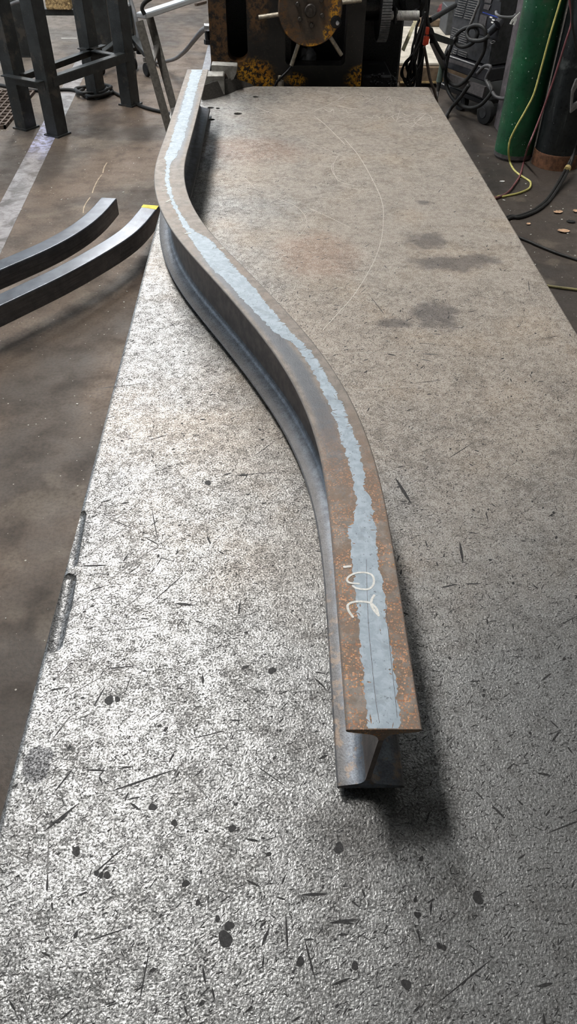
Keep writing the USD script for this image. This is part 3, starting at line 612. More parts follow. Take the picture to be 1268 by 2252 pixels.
# ------------------------------------------------------------------ black stands on the left
def stand_material():
    m = Mat(); n = m.noise(14, 5, .65); n2 = m.noise(160, 3, .6)
    c = m.mix(m.rng(n, .35, .7), lin(28, 30, 30), lin(48, 50, 50)); c = m.mix(m.rng(n2, .6, .72, 0, .5), c, lin(96, 96, 96))
    c = m.mix(m.math('multiply', m.rng(m.noise(9, 5, .7), .56, .66), .5), c, lin(84, 76, 68))
    return m.done('stand_black_steel', base_color=c, roughness=m.rng(n, .3, .7, .42, .58), metallic=.12, normal=m.bump(n2, .15, .001))
M_stand = stand_material()
def post(x, y, a, h, w, t, r=.006, z0=.01, name='leg'):
    sec = rounded(Polygon([(-w/2, -w/2), (w/2, -w/2), (w/2, w/2), (-w/2, w/2)]), r, 3)
    m = trimesh.creation.extrude_polygon(sec, h-z0, engine='earcut'); m.apply_transform(trimesh.transformations.rotation_matrix(a, [0, 0, 1])); m.apply_translation([x, y, z0])
    g = obj(name, m, M_stand, t)
    pl = trimesh.creation.box([w*1.24, w*1.24, z0]); pl.apply_transform(trimesh.transformations.rotation_matrix(a, [0, 0, 1])); pl.apply_translation([x, y, z0/2])
    obj('foot_plate', pl, M_stand, g, False)
def angle_bar(p, q, t, a=.05, th=.006, name='brace', flip=1):
    p, q = np.array(p), np.array(q); d = (q-p)/np.linalg.norm(q-p); s = np.cross(d, (0, 0, 1))*flip; s /= np.linalg.norm(s)
    obj(name, [bar(p+s*a/2, q+s*a/2, a, th), bar(p-np.array([0, 0, a/2]), q-np.array([0, 0, a/2]), th, a)], M_stand, t, False)
A_, B_, C_, D_ = P(58, 281, 0), P(127, 296, 0), P(213, 213, 0), P(287, 230, 0)
aS = math.atan2((B_-A_)[1], (B_-A_)[0])
def build_stand():
    c = (A_+B_+C_+D_)/4
    t = thing('steel_stand', 'tall black steel stand on four square tube legs with foot plates', 'steel stand', c)
    for p in (A_, B_, C_, D_): post(p[0], p[1], aS, 1.0, .098, t)
    zb = PY(45, 160, A_[1])[2]
    up = lambda p, z: np.array([p[0], p[1], z])
    n = (B_-A_)/np.linalg.norm(B_-A_); f = (C_-A_)/np.linalg.norm(C_-A_)
    angle_bar(up(A_, zb)-f*.05-n*.02, up(B_, zb)-f*.05+n*.02, t, flip=1)
    angle_bar(up(B_, zb+.01)+n*.05, up(D_, zb+.01)+n*.05, t, .05, flip=-1)
    angle_bar(up(A_, zb)+n*.05, up(C_, zb)+n*.05+f*.08, t, .045, flip=1)
    angle_bar(up(C_, zb)-f*.05-n*.02, up(D_, zb)-f*.05+n*.02, t, .05)
    for p, q in ((A_, B_), (C_, D_), (A_, C_), (B_, D_)): obj('top_rail', bar(up(p, 1.03), up(q, 1.03), .06, .06), M_stand, t, False)
build_stand()
def build_back_stand():
    E_, F_ = P(62, 122, 0), P(236, 118, 0); c = (E_+F_)/2
    t = thing('steel_stand', 'black steel H-frame stand farther back with a flat cross rail', 'steel stand', c)
    for p in (E_, F_): post(p[0], p[1], 0, 1.3, .12, t)
    a, b = PY(108, 26, E_[1]), PY(227, 26, E_[1]); z = (a[2]+b[2])/2
    obj('cross_rail', box(E_[0]+.06, F_[0]-.06, E_[1]-.03, E_[1]+.03, z-.022, z+.022, .003), M_stand, t, False)
    obj('top_rail', box(E_[0]-.06, F_[0]+.06, E_[1]-.04, E_[1]+.04, 1.3, 1.36), M_stand, t, False)
    m = Mat(); n = m.noise(60, 5, .7); mt = m.done('fibre_tan', base_color=m.mix(m.rng(n, .35, .65), lin(96, 76, 48), lin(196, 168, 120)), roughness=.9, normal=m.bump(n, .8, .01))
    x0, x1 = PY(104, 10, E_[1])[0], PY(157, 10, E_[1])[0]; b = box(x0, x1, E_[1]-.05, E_[1]+.05, z+.022, z+.10)
    for _ in range(4): b = b.subdivide()
    v = np.array(b.vertices); k = (meshkit.fbm(v*28, 3)-.5)[:, None]*.02; v[:, [0, 1]] += k*np.sign(v[:, [0, 1]]-v[:, [0, 1]].mean(0)); v[:, 2:] += np.where(v[:, 2:] > z+.03, k, 0); b.vertices = v
    obj('timber_block', b, mt, None, True, label='rough tan block lying on the cross rail of the far black stand', cat='timber')
build_back_stand()
def pipe_end():
    y = 6.95
    pts = [PY(22, 10, y), PY(34, 5, y), PY(50, 2, y), PY(72, -3, y), PY(110, -10, y), PY(150, -14, y)]
    obj('grey_hose', tube(pts, .012, 8), M_greyhose, None, True, label='pale grey hose end hanging against the far left stand leg', cat='hose')
M_greyhose = plain('hose_grey', lin(104, 104, 106), .5, var=.1)
M_hose = plain('hose_black', lin(34, 33, 32), .55, var=.2, spec=.35)
pipe_end()
def build_rolling_stand():
    c = P(292, 142, 0)
    t = thing('rolling_stand', 'low dark rolling stand on small casters behind the black legs', 'rolling stand', c)
    cs = [P(231, 162, 0), P(301, 152, 0), P(330, 166, 0), P(285, 178, 0)]
    hub = np.array([c[0], c[1], .15])
    for p in cs:
        top = np.array([p[0], p[1], .125]); d = hub-top; d[2] = 0; d /= np.linalg.norm(d)
        obj('base_arm', [bar(top+[0, 0, .01], hub-d*.08+[0, 0, .05], .05, .04, bev=.004), bar(hub-d*.09+[0, 0, .048], hub+[0, 0, .048], .05, .04)], M_stand, t, False)
        w = obj('caster', [box(p[0]-.006, p[0]+.006, p[1]-.05, p[1]-.02, .06, .125), cyl((p[0]-.02, p[1]-.02, .1), (p[0]-.02, p[1]-.02, .13), .02, 10)], M_steelgrey, t)
        obj('wheel', lathe([(0, -.014), (.04, -.014), (.047, -.009), (.047, .009), (.04, .014), (0, .014)], (p[0]-.018, p[1]-.03, .047), (.8, .6, 0), 18), M_black, w)
    b = PY(305, 105, c[1]); obj('column', box(c[0]-.07, c[0]+.05, c[1]-.06, c[1]+.06, .18, .42, .008), M_stand, t, False)
    top = [PY(306, 112, c[1]-.08), PY(304, 80, c[1]-.08), PY(298, 40, c[1]-.06), PY(288, 5, c[1]-.02), PY(276, -30, c[1])]
    obj('hose', tube(top, .017, 10), M_greyhose, t, True)
    obj('hose_clamp', cyl(PY(306, 118, c[1]-.08), PY(305, 96, c[1]-.08), .024, 12), M_black, t)
M_steelgrey = plain('steel_grey', lin(140, 138, 134), .4, .7)
build_rolling_stand()
def build_trestle():
    b0, b1 = P(381, 318, 0), P(398, 296, 0)
    y0, y1 = b0[1], b1[1]
    t0, t1 = PY(306, 46, 5.02), PY(327, 36, 5.28)
    t = thing('steel_trestle', 'leaning flat bar trestle frame with a bright top rail behind the beam', 'trestle', (b0+b1)/2)
    zt = (t0[2]+t1[2])/2+.01
    t0[2] = t1[2] = zt
    obj('upright', bar(b0, t0, .018, .046, up=(1, 0, 0)), M_tres, t, False); obj('upright', bar(b1, t1, .018, .046, up=(1, 0, 0)), M_tres, t, False)
    lerp = lambda a, b, k: a+(b-a)*k
    for k, dk in ((.70, .09), (.18, .10)):
        obj('strut', bar(lerp(b0, t0, k-dk/2), lerp(b1, t1, k+dk/2), .012, .032, up=(1, 0, .2)), M_steelgrey if k < .5 else M_tres, t, False)
    # bright bent top rail running back to the right, and the far legs out of sight behind the press
    m0 = (t0+t1)/2; e = P(400, 0, zt+.02); d = (e-m0); d[2] = 0; d /= np.linalg.norm(d); far = m0+d*2.0
    obj('top_rail', bar(np.array([m0[0], m0[1], zt+.008])-d*.03, np.array([far[0], far[1], zt+.008]), .07, .03, bev=.006), M_rail, t, False)
    s = np.array([-d[1], d[0], 0])
    for sg in (-1, 1): obj('upright', bar(np.array([far[0]+.05, far[1]+.15, 0])+s*.2*sg, np.array([far[0], far[1], zt])-d*.06+s*.02*sg, .05, .014, up=(1, 0, 0)), M_tres, t, False)
    g = [np.array([m0[0]-.01, m0[1]+.02, zt+.03]), PY(309, 20, 5.2), PY(314, 0, 5.2), PY(320, -25, 5.2)]
    obj('cable', tube([PY(318, 32, 5.12), PY(312, 18, 5.12), PY(320, 4, 5.12), PY(345, -12, 5.12)], .012, 8), M_hose, t, True)
M_tres = plain('trestle_dull_steel', lin(92, 88, 82), .5, .4, scale=60)
M_bright = plain('bright_sheet_steel', lin(190, 192, 196), .28, .9, var=.1, scale=20, bump=.02)
M_rail = usdkit.material(stage, '/World/Looks/rail_satin_steel', {'p': ('principled_bsdf', {'base_color': lin(196, 200, 206), 'metallic': .7, 'roughness': .32})}, [], surface='p.BSDF')
build_trestle()
def build_grate():
    a, b, c, d = P(-40, 203, 0), P(78, 205, 0), P(14, 284, 0), P(-70, 284, 0)
    x1, y1, y0 = b[0], b[1], c[1]; x0 = x1-.75
    t = thing('floor_grating', 'dark rusty steel floor grating by the left stand leg', 'grating', ((x0+x1)/2, (y0+y1)/2, 0))
    h = .022
    obj('frame', [box(x0, x1, y0, y0+.012, 0, h), box(x0, x1, y1-.012, y1, 0, h), box(x0, x0+.012, y0, y1, 0, h), box(x1-.012, x1, y0, y1, 0, h)], M_rustbar, t, False)
    n = 16; obj('bearing_bars', [box(x0+(x1-x0)*i/n-.006, x0+(x1-x0)*i/n+.006, y0, y1, 0, h) for i in range(1, n)], M_rustbar, t, False, kind='stuff')
    n = 12; obj('cross_bars', [box(x0, x1, y0+(y1-y0)*i/n-.008, y0+(y1-y0)*i/n+.008, .004, h-.002) for i in range(1, n)], M_rustbar, t, False, kind='stuff')
    obj('pit', box(x0+.01, x1-.01, y0+.01, y1-.01, .0, .0015), M_black, t, False)
M_rustbar = plain('grating_rusty', lin(92, 78, 68), .7, .2, scale=50)
build_grate()
def floor_cable():
    z = .012
    p = [P(a, b, z) for a, b in [(-30, 181), (0, 187), (25, 192), (55, 197), (90, 199), (133, 197), (160, 198), (176, 204), (190, 213)]]
    c = P(207, 204, z)
    for k in range(1, 34):
        a = -2.2+k*.5; p.append(np.array([c[0]+(.115+.02*math.sin(1.7*k))*math.cos(a), c[1]+(.13+.03*math.cos(1.3*k))*math.sin(a), z+.003*k/3]))
    p += [P(a, b, z) for a, b in [(243, 200), (262, 209), (285, 221), (310, 233), (335, 241), (362, 247), (400, 258)]]
    obj('floor_cable', tube(p, .0115, 8, k=6), M_hose, None, True, label='black cable coiled round a stand leg and trailing over the floor', cat='cable')
floor_cable()
obj('grey_hose', tube([P(330, 139, .02), P(343, 138, .02), PY(380, 131, 6.4), PY(405, 114, 5.7), PY(425, 90, 5.0), PY(444, 68, 4.3), PY(460, 60, 3.74)], [.013]*61, 10), M_greyhose, None, True, label='thick grey hose rising from the floor to the press side', cat='hose')

# ------------------------------------------------------------------ the bending press at the end of the table
YM = 3.50
def press_material(name, patches, yellow, base=(34, 31, 29), amt=.25):
    m = Mat(); n = m.noise(16, 6, .68); n2 = m.noise(150, 4, .65); n3 = m.noise(62, 5, .75, dist=.3)
    c = m.mix(m.rng(n, .35, .68), lin(*[q*.62 for q in base]), lin(*base)); c = m.mix(m.rng(n2, .58, .7, 0, .55), c, lin(92, 80, 66))
    def reg(bs): return m.total([m.blob(q, r, 0, edge=.5, amp=.6, nscale=14) for q, r in bs]) if bs else None
    rp = reg(patches)
    if rp: c = m.mix(m.math('multiply', rp, m.rng(m.noise(55, 5, .75), .40, .58)), c, m.mix(n2, lin(66, 48, 34), lin(116, 82, 46)))
    yp = reg(yellow)
    if yp: c = m.mix(m.math('multiply', yp, m.rng(n3, .46, .54)), c, m.mix(m.rng(n, .4, .6), lin(176, 118, 32), lin(214, 158, 40)))
    return m.done(name, base_color=c, roughness=m.rng(n, .3, .7, .38, .6), metallic=.1, normal=m.bump(m.math('add', n2, n3), .3, .002))
q = lambda a, b, rx, rz: (PY(a, b, YM), (rx, 0, rz))
M_press = press_material('press_black_and_rust', [q(480, 60, .05, .20), q(565, 28, .045, .08), q(478, 135, .05, .05), q(520, 130, .05, .03)], [q(560, 160, .07, .045), q(790, 172, .045, .04), q(650, 175, .04, .02), q(585, 178, .03, .03)])
YD = YM-.07
qd = lambda a, b, rx, rz: (PY(a, b, YD), (rx, 0, rz))
M_disc = press_material('press_disc_rust', [qd(640, 75, .04, .05), qd(730, 25, .04, .10), qd(690, 97, .10, .02), qd(620, 40, .02, .1)], [qd(736, 22, .020, .06), qd(690, 101, .07, .010), qd(722, 72, .018, .025), qd(628, 72, .008, .025)], (84, 70, 58))
M_oil = plain('oily_black_steel', lin(22, 22, 24), .35, .3, scale=40, bump=.3)
M_rod = plain('rod_worn_steel', lin(176, 166, 150), .45, .5, scale=80)
def build_press():
    t = thing('bending_press', 'oily black bending press with yellow paint remnants at the table end', 'press', (.085, YM+.3, 0))
    X0, X1 = -.235, .405
    outer = Polygon([(X0, .05), (X1, .05), (X1, 1.3), (X0, 1.3)])
    a, b, c, d = (PY(*p, YM) for p in ((496, 20), (509, 137), (545, 137), (542, 20)))
    slot = Polygon([(a[0]+.001, b[2]), (c[0]-.0, b[2]), (c[0]-.002, 1.01), (a[0]+.001, 1.01)]); slot = rounded(slot, .036, 8)
    a, b, c = (PY(*p, YM) for p in ((627, 120), (640, 144), (760, 100)))
    win = rounded(Polygon([(a[0], b[2]), (c[0], b[2]), (c[0], 1.08), (a[0], 1.08)]), .02, 5)
    obj('frame_plate', plate_y(outer.difference(slot).difference(win), YM, .09), M_press, t, 25)
    obj('body', [box(X0+.01, X1-.01, YM+.30, YM+.75, .05, 1.3, .01), box(X0, X0+.05, YM+.09, YM+.32, .05, 1.3), box(X1-.05, X1, YM+.09, YM+.32, .05, 1.3), box(X0+.03, X1-.03, YM+.09, YM+.3, .05, .12), box(X0+.3, X0+.34, YM+.09, YM+.3, .05, 1.3)], M_oil, t, False)
    obj('base', box(X0, X1+.1, YM-.02, YM+.85, 0, .05, .01), M_oil, t, False)
    R = 71/ppm(682, 22, YD); cc = PY(682, 21, YD)
    obj('disc', lathe([(0, 0), (R-.006, 0), (R, .006), (R, .04), (R-.004, .05), (0, .05)], cc+[0, .05, 0], (0, -1, 0), 64), M_disc, t, 30)
    obj('spindle', cyl(cc+[0, .05, 0], cc+[0, .36, 0], .05, 24), M_oil, t)
    hb = PY(682, 23, YD); k = 1/ppm(682, 22, YD)
    obj('hub', lathe([(0, 0), (13*k, 0), (13*k, .012), (11*k, .016), (5*k, .016), (5*k, .020), (0, .022)], hb, (0, -1, 0), 28), M_discdark, t, 30)
    for px in ((654, 9), (659, 42), (685, 56), (708, 34), (706, 0), (668, -12)):
        p = PY(*px, YD); obj('bolt', lathe([(0, 0), (5*k, 0), (5*k, .008), (3.6*k, .011), (0, .011)], p, (0, -1, 0), 12), M_discdark, t)
    p = PY(738, 48, YD); obj('boss', lathe([(0, 0), (12*k, 0), (12*k, .006), (9*k, .009), (0, .009)], p, (0, -1, 0), 20), M_oil, t); obj('bolt', lathe([(0, 0), (4*k, 0), (4*k, .02), (0, .022)], PY(741, 49, YD), (0, -1, 0), 10), M_bright, t)
    for (a, b, lb) in (((568, 38), (640, 28)), ((640, 145), (658, 90)), ((751, 122), (722, 76)), ((795, 0), (745, 6))) if False else [((568, 38), (640, 28), 0), ((640, 145), (658, 90), 0), ((751, 122), (722, 76), 0), ((795, 0), (745, 6), 0)]:
        A, B = PY(*a, YM-.012), PY(*b, YM-.012); obj('handle_rod', cyl(A, B, .0085, 12, bev=.002), M_rod, t)
    p = PY(678, 128, YM+.16); b = trimesh.creation.icosphere(3, .05); v = np.array(b.vertices); b.vertices = p+v*[.75, .5, .8]*(1+(meshkit.fbm(v*30, 3)-.5)[:, None]*.9); obj('oily_lump', b, M_greyhose, t, True)
    obj('cable', tube([PY(642, 143, YM-.012), PY(632, 156, YM-.02), PY(618, 170, YM-.03), PY(608, 182, YM-.03), PY(603, 192, YM-.03)], .005, 8), M_oil, t, True)
    p = PY(615, 184, YM-.02); obj('base_bolt', [cyl(p-[0, 0, .03], p+[0, 0, .012], .016, 6), cyl(p, p+[0, 0, .03], .008, 10)], M_rod, t)
    obj('side_bracket', box(p[0]-.04, p[0]+.04, YM-.06, YM, p[2]-.09, p[2]-.028), M_oil, t, False)
    # drive side to the right: housing, toothed wheel and threaded shaft
    xr = X1
    yh_ = YM+.36; xb = PY(884, 90, yh_)[0]
    obj('drive_housing', [box(xr, xr+.02, YM+.30, YM+.75, .05, 1.3), box(xr+.02, xb, yh_, YM+.75, .05, PY(884, 18, yh_)[2], .01), box(xr, xr+.14, YM+.03, YM+.30, .05, PY(850, 162, YM+.06)[2], .008)], M_oil, t, False)
    yg = YM+.07; g0, g1 = PY(837, 45, yg), PY(858, 45, yg); gc = PY(846, 20, yg); Rg = (gc[2]-PY(846, 99, yg)[2])/1.0
    ax0 = np.array([g0[0], yg+Rg*.92, gc[2]]); n = 84; prof = []
    for i in range(n):
        for da, rr in ((-.32, .955), (-.2, 1.0), (.2, 1.0), (.32, .955)):
            a = (i+da)/n*2*math.pi; prof.append((Rg*1.08*rr*math.cos(a), Rg*1.08*rr*math.sin(a)))
    wheel = extrude(Polygon(prof), g1[0]-g0[0], ax0, (0, 1, 0), (0, 0, 1))
    obj('toothed_wheel', wheel, M_gear, t, False)
    obj('wheel_hub', cyl(ax0+[-.06, 0, 0], ax0+[.06, 0, 0], .06, 24), M_oil, t)
    ys = YM+.10; s0, s1 = PY(866, 34, ys), PY(921, 34, ys); r = 9.5/ppm(890, 34, ys); pr = [(0, -.04)]
    L = s1[0]-s0[0]; nt = 26; pr += [(r, -.04)]
    for i in range(nt): pr += [(r*.86, L*i/nt), (r, L*(i+.3)/nt), (r, L*(i+.6)/nt), (r*.86, L*(i+.9)/nt)]
    pr += [(0, L)]
    obj('threaded_shaft', lathe(pr, (s0[0], ys, s0[2]), (1, 0, 0), 20), M_thread, t, 25)
    c = PY(905, 2, YM+.2); obj('cap', lathe([(0, 0), (.055, 0), (.055, .02), (.035, .03), (.03, .02), (0, .02)], c, (0, -1, 0), 28), M_oil, t)
    obj('shaft_bearing', box(s0[0]-.004, s0[0]+.012, ys-.02, ys+.28, s0[2]-.03, s0[2]+.03, .006), M_oil, t, False)
    obj('cap_arm', box(c[0]-.2, c[0]+.06, YM+.2, YM+.34, c[2]-.06, c[2]+.12, .01), M_oil, t, False)
    rg = np.random.default_rng(4); grit = []
    for _ in range(70):
        p = PY(rg.uniform(812, 872), rg.uniform(160, 186), YM+rg.uniform(.02, .06)); b = trimesh.creation.icosphere(0, rg.uniform(.003, .008)); b.apply_translation(p); grit.append(b)
    obj('swarf', grit, M_oil, t, False, kind='stuff')
M_discdark = plain('disc_dark_steel', lin(58, 52, 47), .5, .3, scale=60)
M_gear = plain('gear_steel', lin(128, 128, 130), .4, .2, scale=60)
M_thread = plain('thread_steel', lin(196, 194, 190), .35, .2, scale=60)
build_press()
def build_press_bed():
    a, b, c, d = P(447, 92, .74), P(443, 155, .74), P(476, 155, .74), P(470, 92, .74)
    M_bed = plain('bed_grey_plate', lin(128, 130, 136), .5, .3, scale=40)
    t = thing('bed_plate', 'grey steel bed plate with a black bolt left of the press', 'steel plate', (*((a+c)/2)[:2], 0))
    x0, x1, y0, y1 = b[0], -.236, b[1], a[1]
    obj('plate', box(x0, x1, y0, y1, .70, .74, .002), M_bed, t, False); obj('pedestal', box(x0+.005, x1-.002, y0+.01, y1-.01, 0, .70), M_darksteel, t, False)
    p = P(457, 97, .74); obj('bolt', [cyl(p, p+[0, 0, .018], .018, 6), cyl(p+[0, 0, .018], p+[0, 0, .05], .012, 12)], M_black, t)
build_press_bed()
p0 = PY(459, 60, 3.74); obj('hose_fitting', [cyl(p0-[.02, 0, .0], [-.236, 3.74, p0[2]], .014, 6)], M_bright, None, False, label='bright hexagonal hose fitting on the press side', cat='fitting')
def build_vblock():
    m = Mat(); n = m.noise(30, 5, .65); n2 = m.noise(300, 3, .6); c = m.mix(m.rng(n, .35, .65), lin(118, 114, 108), lin(160, 158, 152)); c = m.mix(m.rng(n2, .6, .7, 0, .6), c, lin(70, 66, 62)); mt = m.done('die_block_steel', base_color=c, roughness=.5, metallic=.4, normal=m.bump(n2, .3, .001))
    y1 = 3.255; y0 = 3.19
    A = [PY(a, b, y1) for a, b in ((464, 143), (522, 146), (519, 162), (513.5, 174), (507, 178), (502, 174), (496, 161), (494.5, 159.5))]
    zb = HT
    t = thing('die_block', 'pale steel die block with a V notch at the table corner', 'die block', (float(A[0][0]), y1, HT))
    q2 = [(p[0], p[2]) for p in A]; xl, xm = q2[0][0], PY(490, 165, y1)[0]
    poly = Polygon([q2[0], q2[1], q2[2], q2[3], q2[4], q2[5], q2[6], (xm, q2[6][1]-.012), (xm, zb), (xl, zb)])
    obj('v_plate', plate_y(rounded(poly, .004, 4), y1, .06), mt, t, 25)
    f = [PY(a, b, y0) for a, b in ((446, 165), (489.5, 165))]
    body = mani(box(f[0][0], f[1][0]+.004, y0, y1, zb, f[0][2], .004))
    h = PY(462, 186, y0); body = body-Manifold.cylinder(.05, .006, .006, 16).rotate((90, 0, 0)).translate((float(h[0]), y0+.03, float(h[2])))
    obj('front_body', body, mt, t, 25)
build_vblock()
def build_strap():
    lo = spline([P(a, b, HT) for a, b in ((446, 221), (476, 215.5), (507, 205), (530, 195), (556, 190))], 10)
    h = np.interp(np.linspace(0, 1, len(lo)), [0, .25, .6, .8, 1], [.045, .052, .045, .025, .006])
    t = thing('webbing_strap', 'dark webbing strap curled on the table against the die block', 'strap', lo[0])
    def ribbon(off, hs):
        tt = np.gradient(lo, axis=0); tt /= np.linalg.norm(tt, axis=1, keepdims=True); n = np.c_[-tt[:, 1], tt[:, 0], np.zeros(len(tt))]
        v = []; f = []
        for i in range(len(lo)):
            b = lo[i]+n[i]*off; lean = n[i]*(.35*h[i]*hs)
            v += [b, b+n[i]*.003, b+n[i]*.003+lean+[0, 0, h[i]*hs], b+lean+[0, 0, h[i]*hs]]
        for i in range(len(lo)-1):
            for j in range(4): a, b = i*4+j, i*4+(j+1) % 4; f += [(a, b, b+4), (a, b+4, a+4)]
        e = (len(lo)-1)*4; f += [(0, 2, 1), (0, 3, 2), (e, e+1, e+2), (e, e+2, e+3)]
        return trimesh.Trimesh(v, f, process=False)
    obj('band', ribbon(0, 1), M_strap, t); obj('inner_band', ribbon(.006, .8), M_strap, t)
M_strap = plain('webbing_dark', lin(58, 54, 50), .8, var=.3, scale=200, bump=.4)
build_strap()

# ------------------------------------------------------------------ cable stand behind the table corner
YC = 4.15
def build_cable_stand():
    t = thing('cable_stand', 'black cable stand with angled arms hung with welding cables', 'cable stand', (*P(940, 150, 0)[:2], 0))
    b = PY(938, 60, YC+.05)
    obj('post', bar((b[0], YC+.06, 0), (b[0]-.02, YC+.06, 1.15), .03, .03, up=(1, 0, 0)), M_oil, t, False)
    obj('arm', cyl(PY(1000, 12, 5.0), PY(944, 45, YC+.07), .013, 10), M_hose, t); obj('arm', bar(PY(944, 77, YC+.07), PY(992, 93, 4.8), .026, .026), M_stand, t, False)
    obj('leg', bar(PY(951, 90, YC+.07), P(985, 172, 0), .03, .02), M_oil, t, False); obj('leg', bar((b[0], YC+.06, .35), P(895, 165, 0), .02, .02), M_oil, t, False)
    obj('base', box(b[0]-.12, b[0]+.12, YC-.04, YC+.16, 0, .03, .004), M_oil, t, False)
    obj('top_bar', bar((b[0]-.14, YC+.02, 1.15), (b[0]+.1, YC+.06, 1.15), .03, .03), M_oil, t, False)
build_cable_stand()
def Q3(px, y): return [PY(a, b, y) for a, b in px]
Z4 = lambda pts: [(780+a/5.764, b/5.764) for a, b in pts]
cabs = [(Z4([(890, -60), (895, 60), (905, 200), (930, 330), (990, 480), (1060, 620), (1130, 740)]), .0105, YC-.03, 'thickest black welding cable curving down from the cable stand to the welder'),
        (Z4([(885, 140), (830, 170), (800, 230), (810, 260), (780, 340), (760, 480), (730, 600), (715, 760), (710, 900), (700, 1060), (705, 1200)]), .006, YC-.02, 'thin black cable hanging straight down on the left of the bundle'),
        (Z4([(890, 200), (860, 330), (800, 520), (740, 680), (640, 790), (600, 900), (620, 1010), (670, 1090), (730, 1080), (770, 980), (770, 880), (730, 780)]), .0058, YC-.04, 'black cable hanging in a wide low loop beside the table corner'),
        (Z4([(895, 280), (870, 420), (800, 600), (700, 730), (610, 850), (585, 950), (640, 1000), (700, 985), (760, 940)]), .0052, YC, 'thin black cable looping behind the wide low loop'),
        (Z4([(880, 250), (830, 400), (775, 560), (745, 700), (760, 830), (780, 950), (740, 1090)]), .0055, YC-.05, 'thin black cable crossing in front of the bundle'),
        (Z4([(885, 560), (875, 660), (850, 780), (810, 870), (790, 930), (790, 1080)]), .0055, YC+.02, 'short dark lead under the red clamp'),
        (Z4([(875, 590), (900, 720), (925, 860), (950, 1000), (990, 1110), (1025, 1220), (1040, 1300)]), .007, YC+.0, 'brown lead falling from the red clamp to the floor')]
rg = np.random.default_rng(17)
for k in range(6):
    o = rg.normal(0, 14, 2); sw = rg.uniform(-1, 1)
    px = Z4([(888+o[0]*.3, 150), (862+o[0], 330), (815+o[0]+20*sw, 520), (748+o[1], 690), (700+o[1]+40*sw, 820), (655+60*rg.random(), 930), (690+40*sw, 1030+50*rg.random()), (750+o[0], 960), (765+o[1], 820), (770+o[0], 640), (815+o[1], 450)][:rg.integers(8, 12)])
    cabs.append((px, rg.uniform(.0045, .006), YC-.06+.02*k, ['black cable in the hanging bundle, nearest the pale flat bar', 'black cable in the hanging bundle with a short low loop', 'black cable in the middle of the hanging bundle', 'black cable behind the red clamp in the bundle', 'black cable at the back of the hanging bundle', 'rearmost black cable of the hanging bundle by the table corner'][k]))
M_lead = plain('cable_brown', lin(74, 62, 54), .5)
for px, r, y, lb in cabs: obj('welding_cable', tube(Q3(px, y), r, 8), M_lead if 'brown' in lb else M_hose, None, True, label=lb, cat='cable', group=None)
def build_clamp():
    Z = Z4; y = YC-.06
    m = plain('clamp_red', lin(186, 62, 36), .5, var=.2)
    t = thing('ground_clamp', 'orange red handled ground clamp hanging in the cable bundle', 'clamp', PY(935, 80, y))
    obj('handle', plate_y(rounded(Polygon([PY(*p, y)[[0, 2]] for p in Z([(905, 345), (945, 350), (935, 440), (890, 440)])]), .003), y, .018), m, t)
    obj('handle', plate_y(rounded(Polygon([PY(*p, y)[[0, 2]] for p in Z([(880, 460), (945, 465), (930, 560), (890, 580), (860, 575)])]), .003), y, .018), m, t)
    obj('jaw', plate_y(rounded(Polygon([PY(*p, y)[[0, 2]] for p in Z([(955, 345), (985, 355), (1012, 430), (990, 440), (950, 425)])]), .002), y, .016), M_black, t)
    obj('spring_bar', cyl(PY(*Z([(880, 435)])[0], y+.008), PY(*Z([(985, 420)])[0], y+.008), .006, 8), M_oil, t)
build_clamp()
def build_bar():
    y = YC-.1; c = [(900, 30)]
    A, B = PY(917, 37, y), PY(881, 104, y); m = plain('flat_bar_pale', lin(232, 222, 184), .5, 0, scale=50)
    d = (B-A)/np.linalg.norm(B-A); s = np.cross(d, (0, 1, 0)); w = 3.4/ppm(900, 70, y)
    poly = Polygon([tuple((A+s*w)[[0, 2]]), tuple((A-s*w)[[0, 2]]), tuple((B-s*w*1.1)[[0, 2]]), tuple((B+s*w*1.1)[[0, 2]])])
    h = PY(907, 49, y); poly = rounded(poly, .002).difference(__import__('shapely').geometry.Point(h[0], h[2]).buffer(.0022))
    t = thing('flat_bar', 'pale flat metal bar with a hole hanging beside the threaded shaft', 'bar', A)
    bl = plate_y(poly, y, .006); v = np.array(bl.vertices); v[:, 1] += (v[:, 2]-A[2])*.55; bl.vertices = v; obj('blade', bl, m, t, False)
    obj('hanger', tube([A+[.004, .004, -.004], PY(921, 25, y+.03), PY(926, 8, YC), PY(930, -15, YC+.02)], .004, 8), M_hose, t, True)
build_bar()

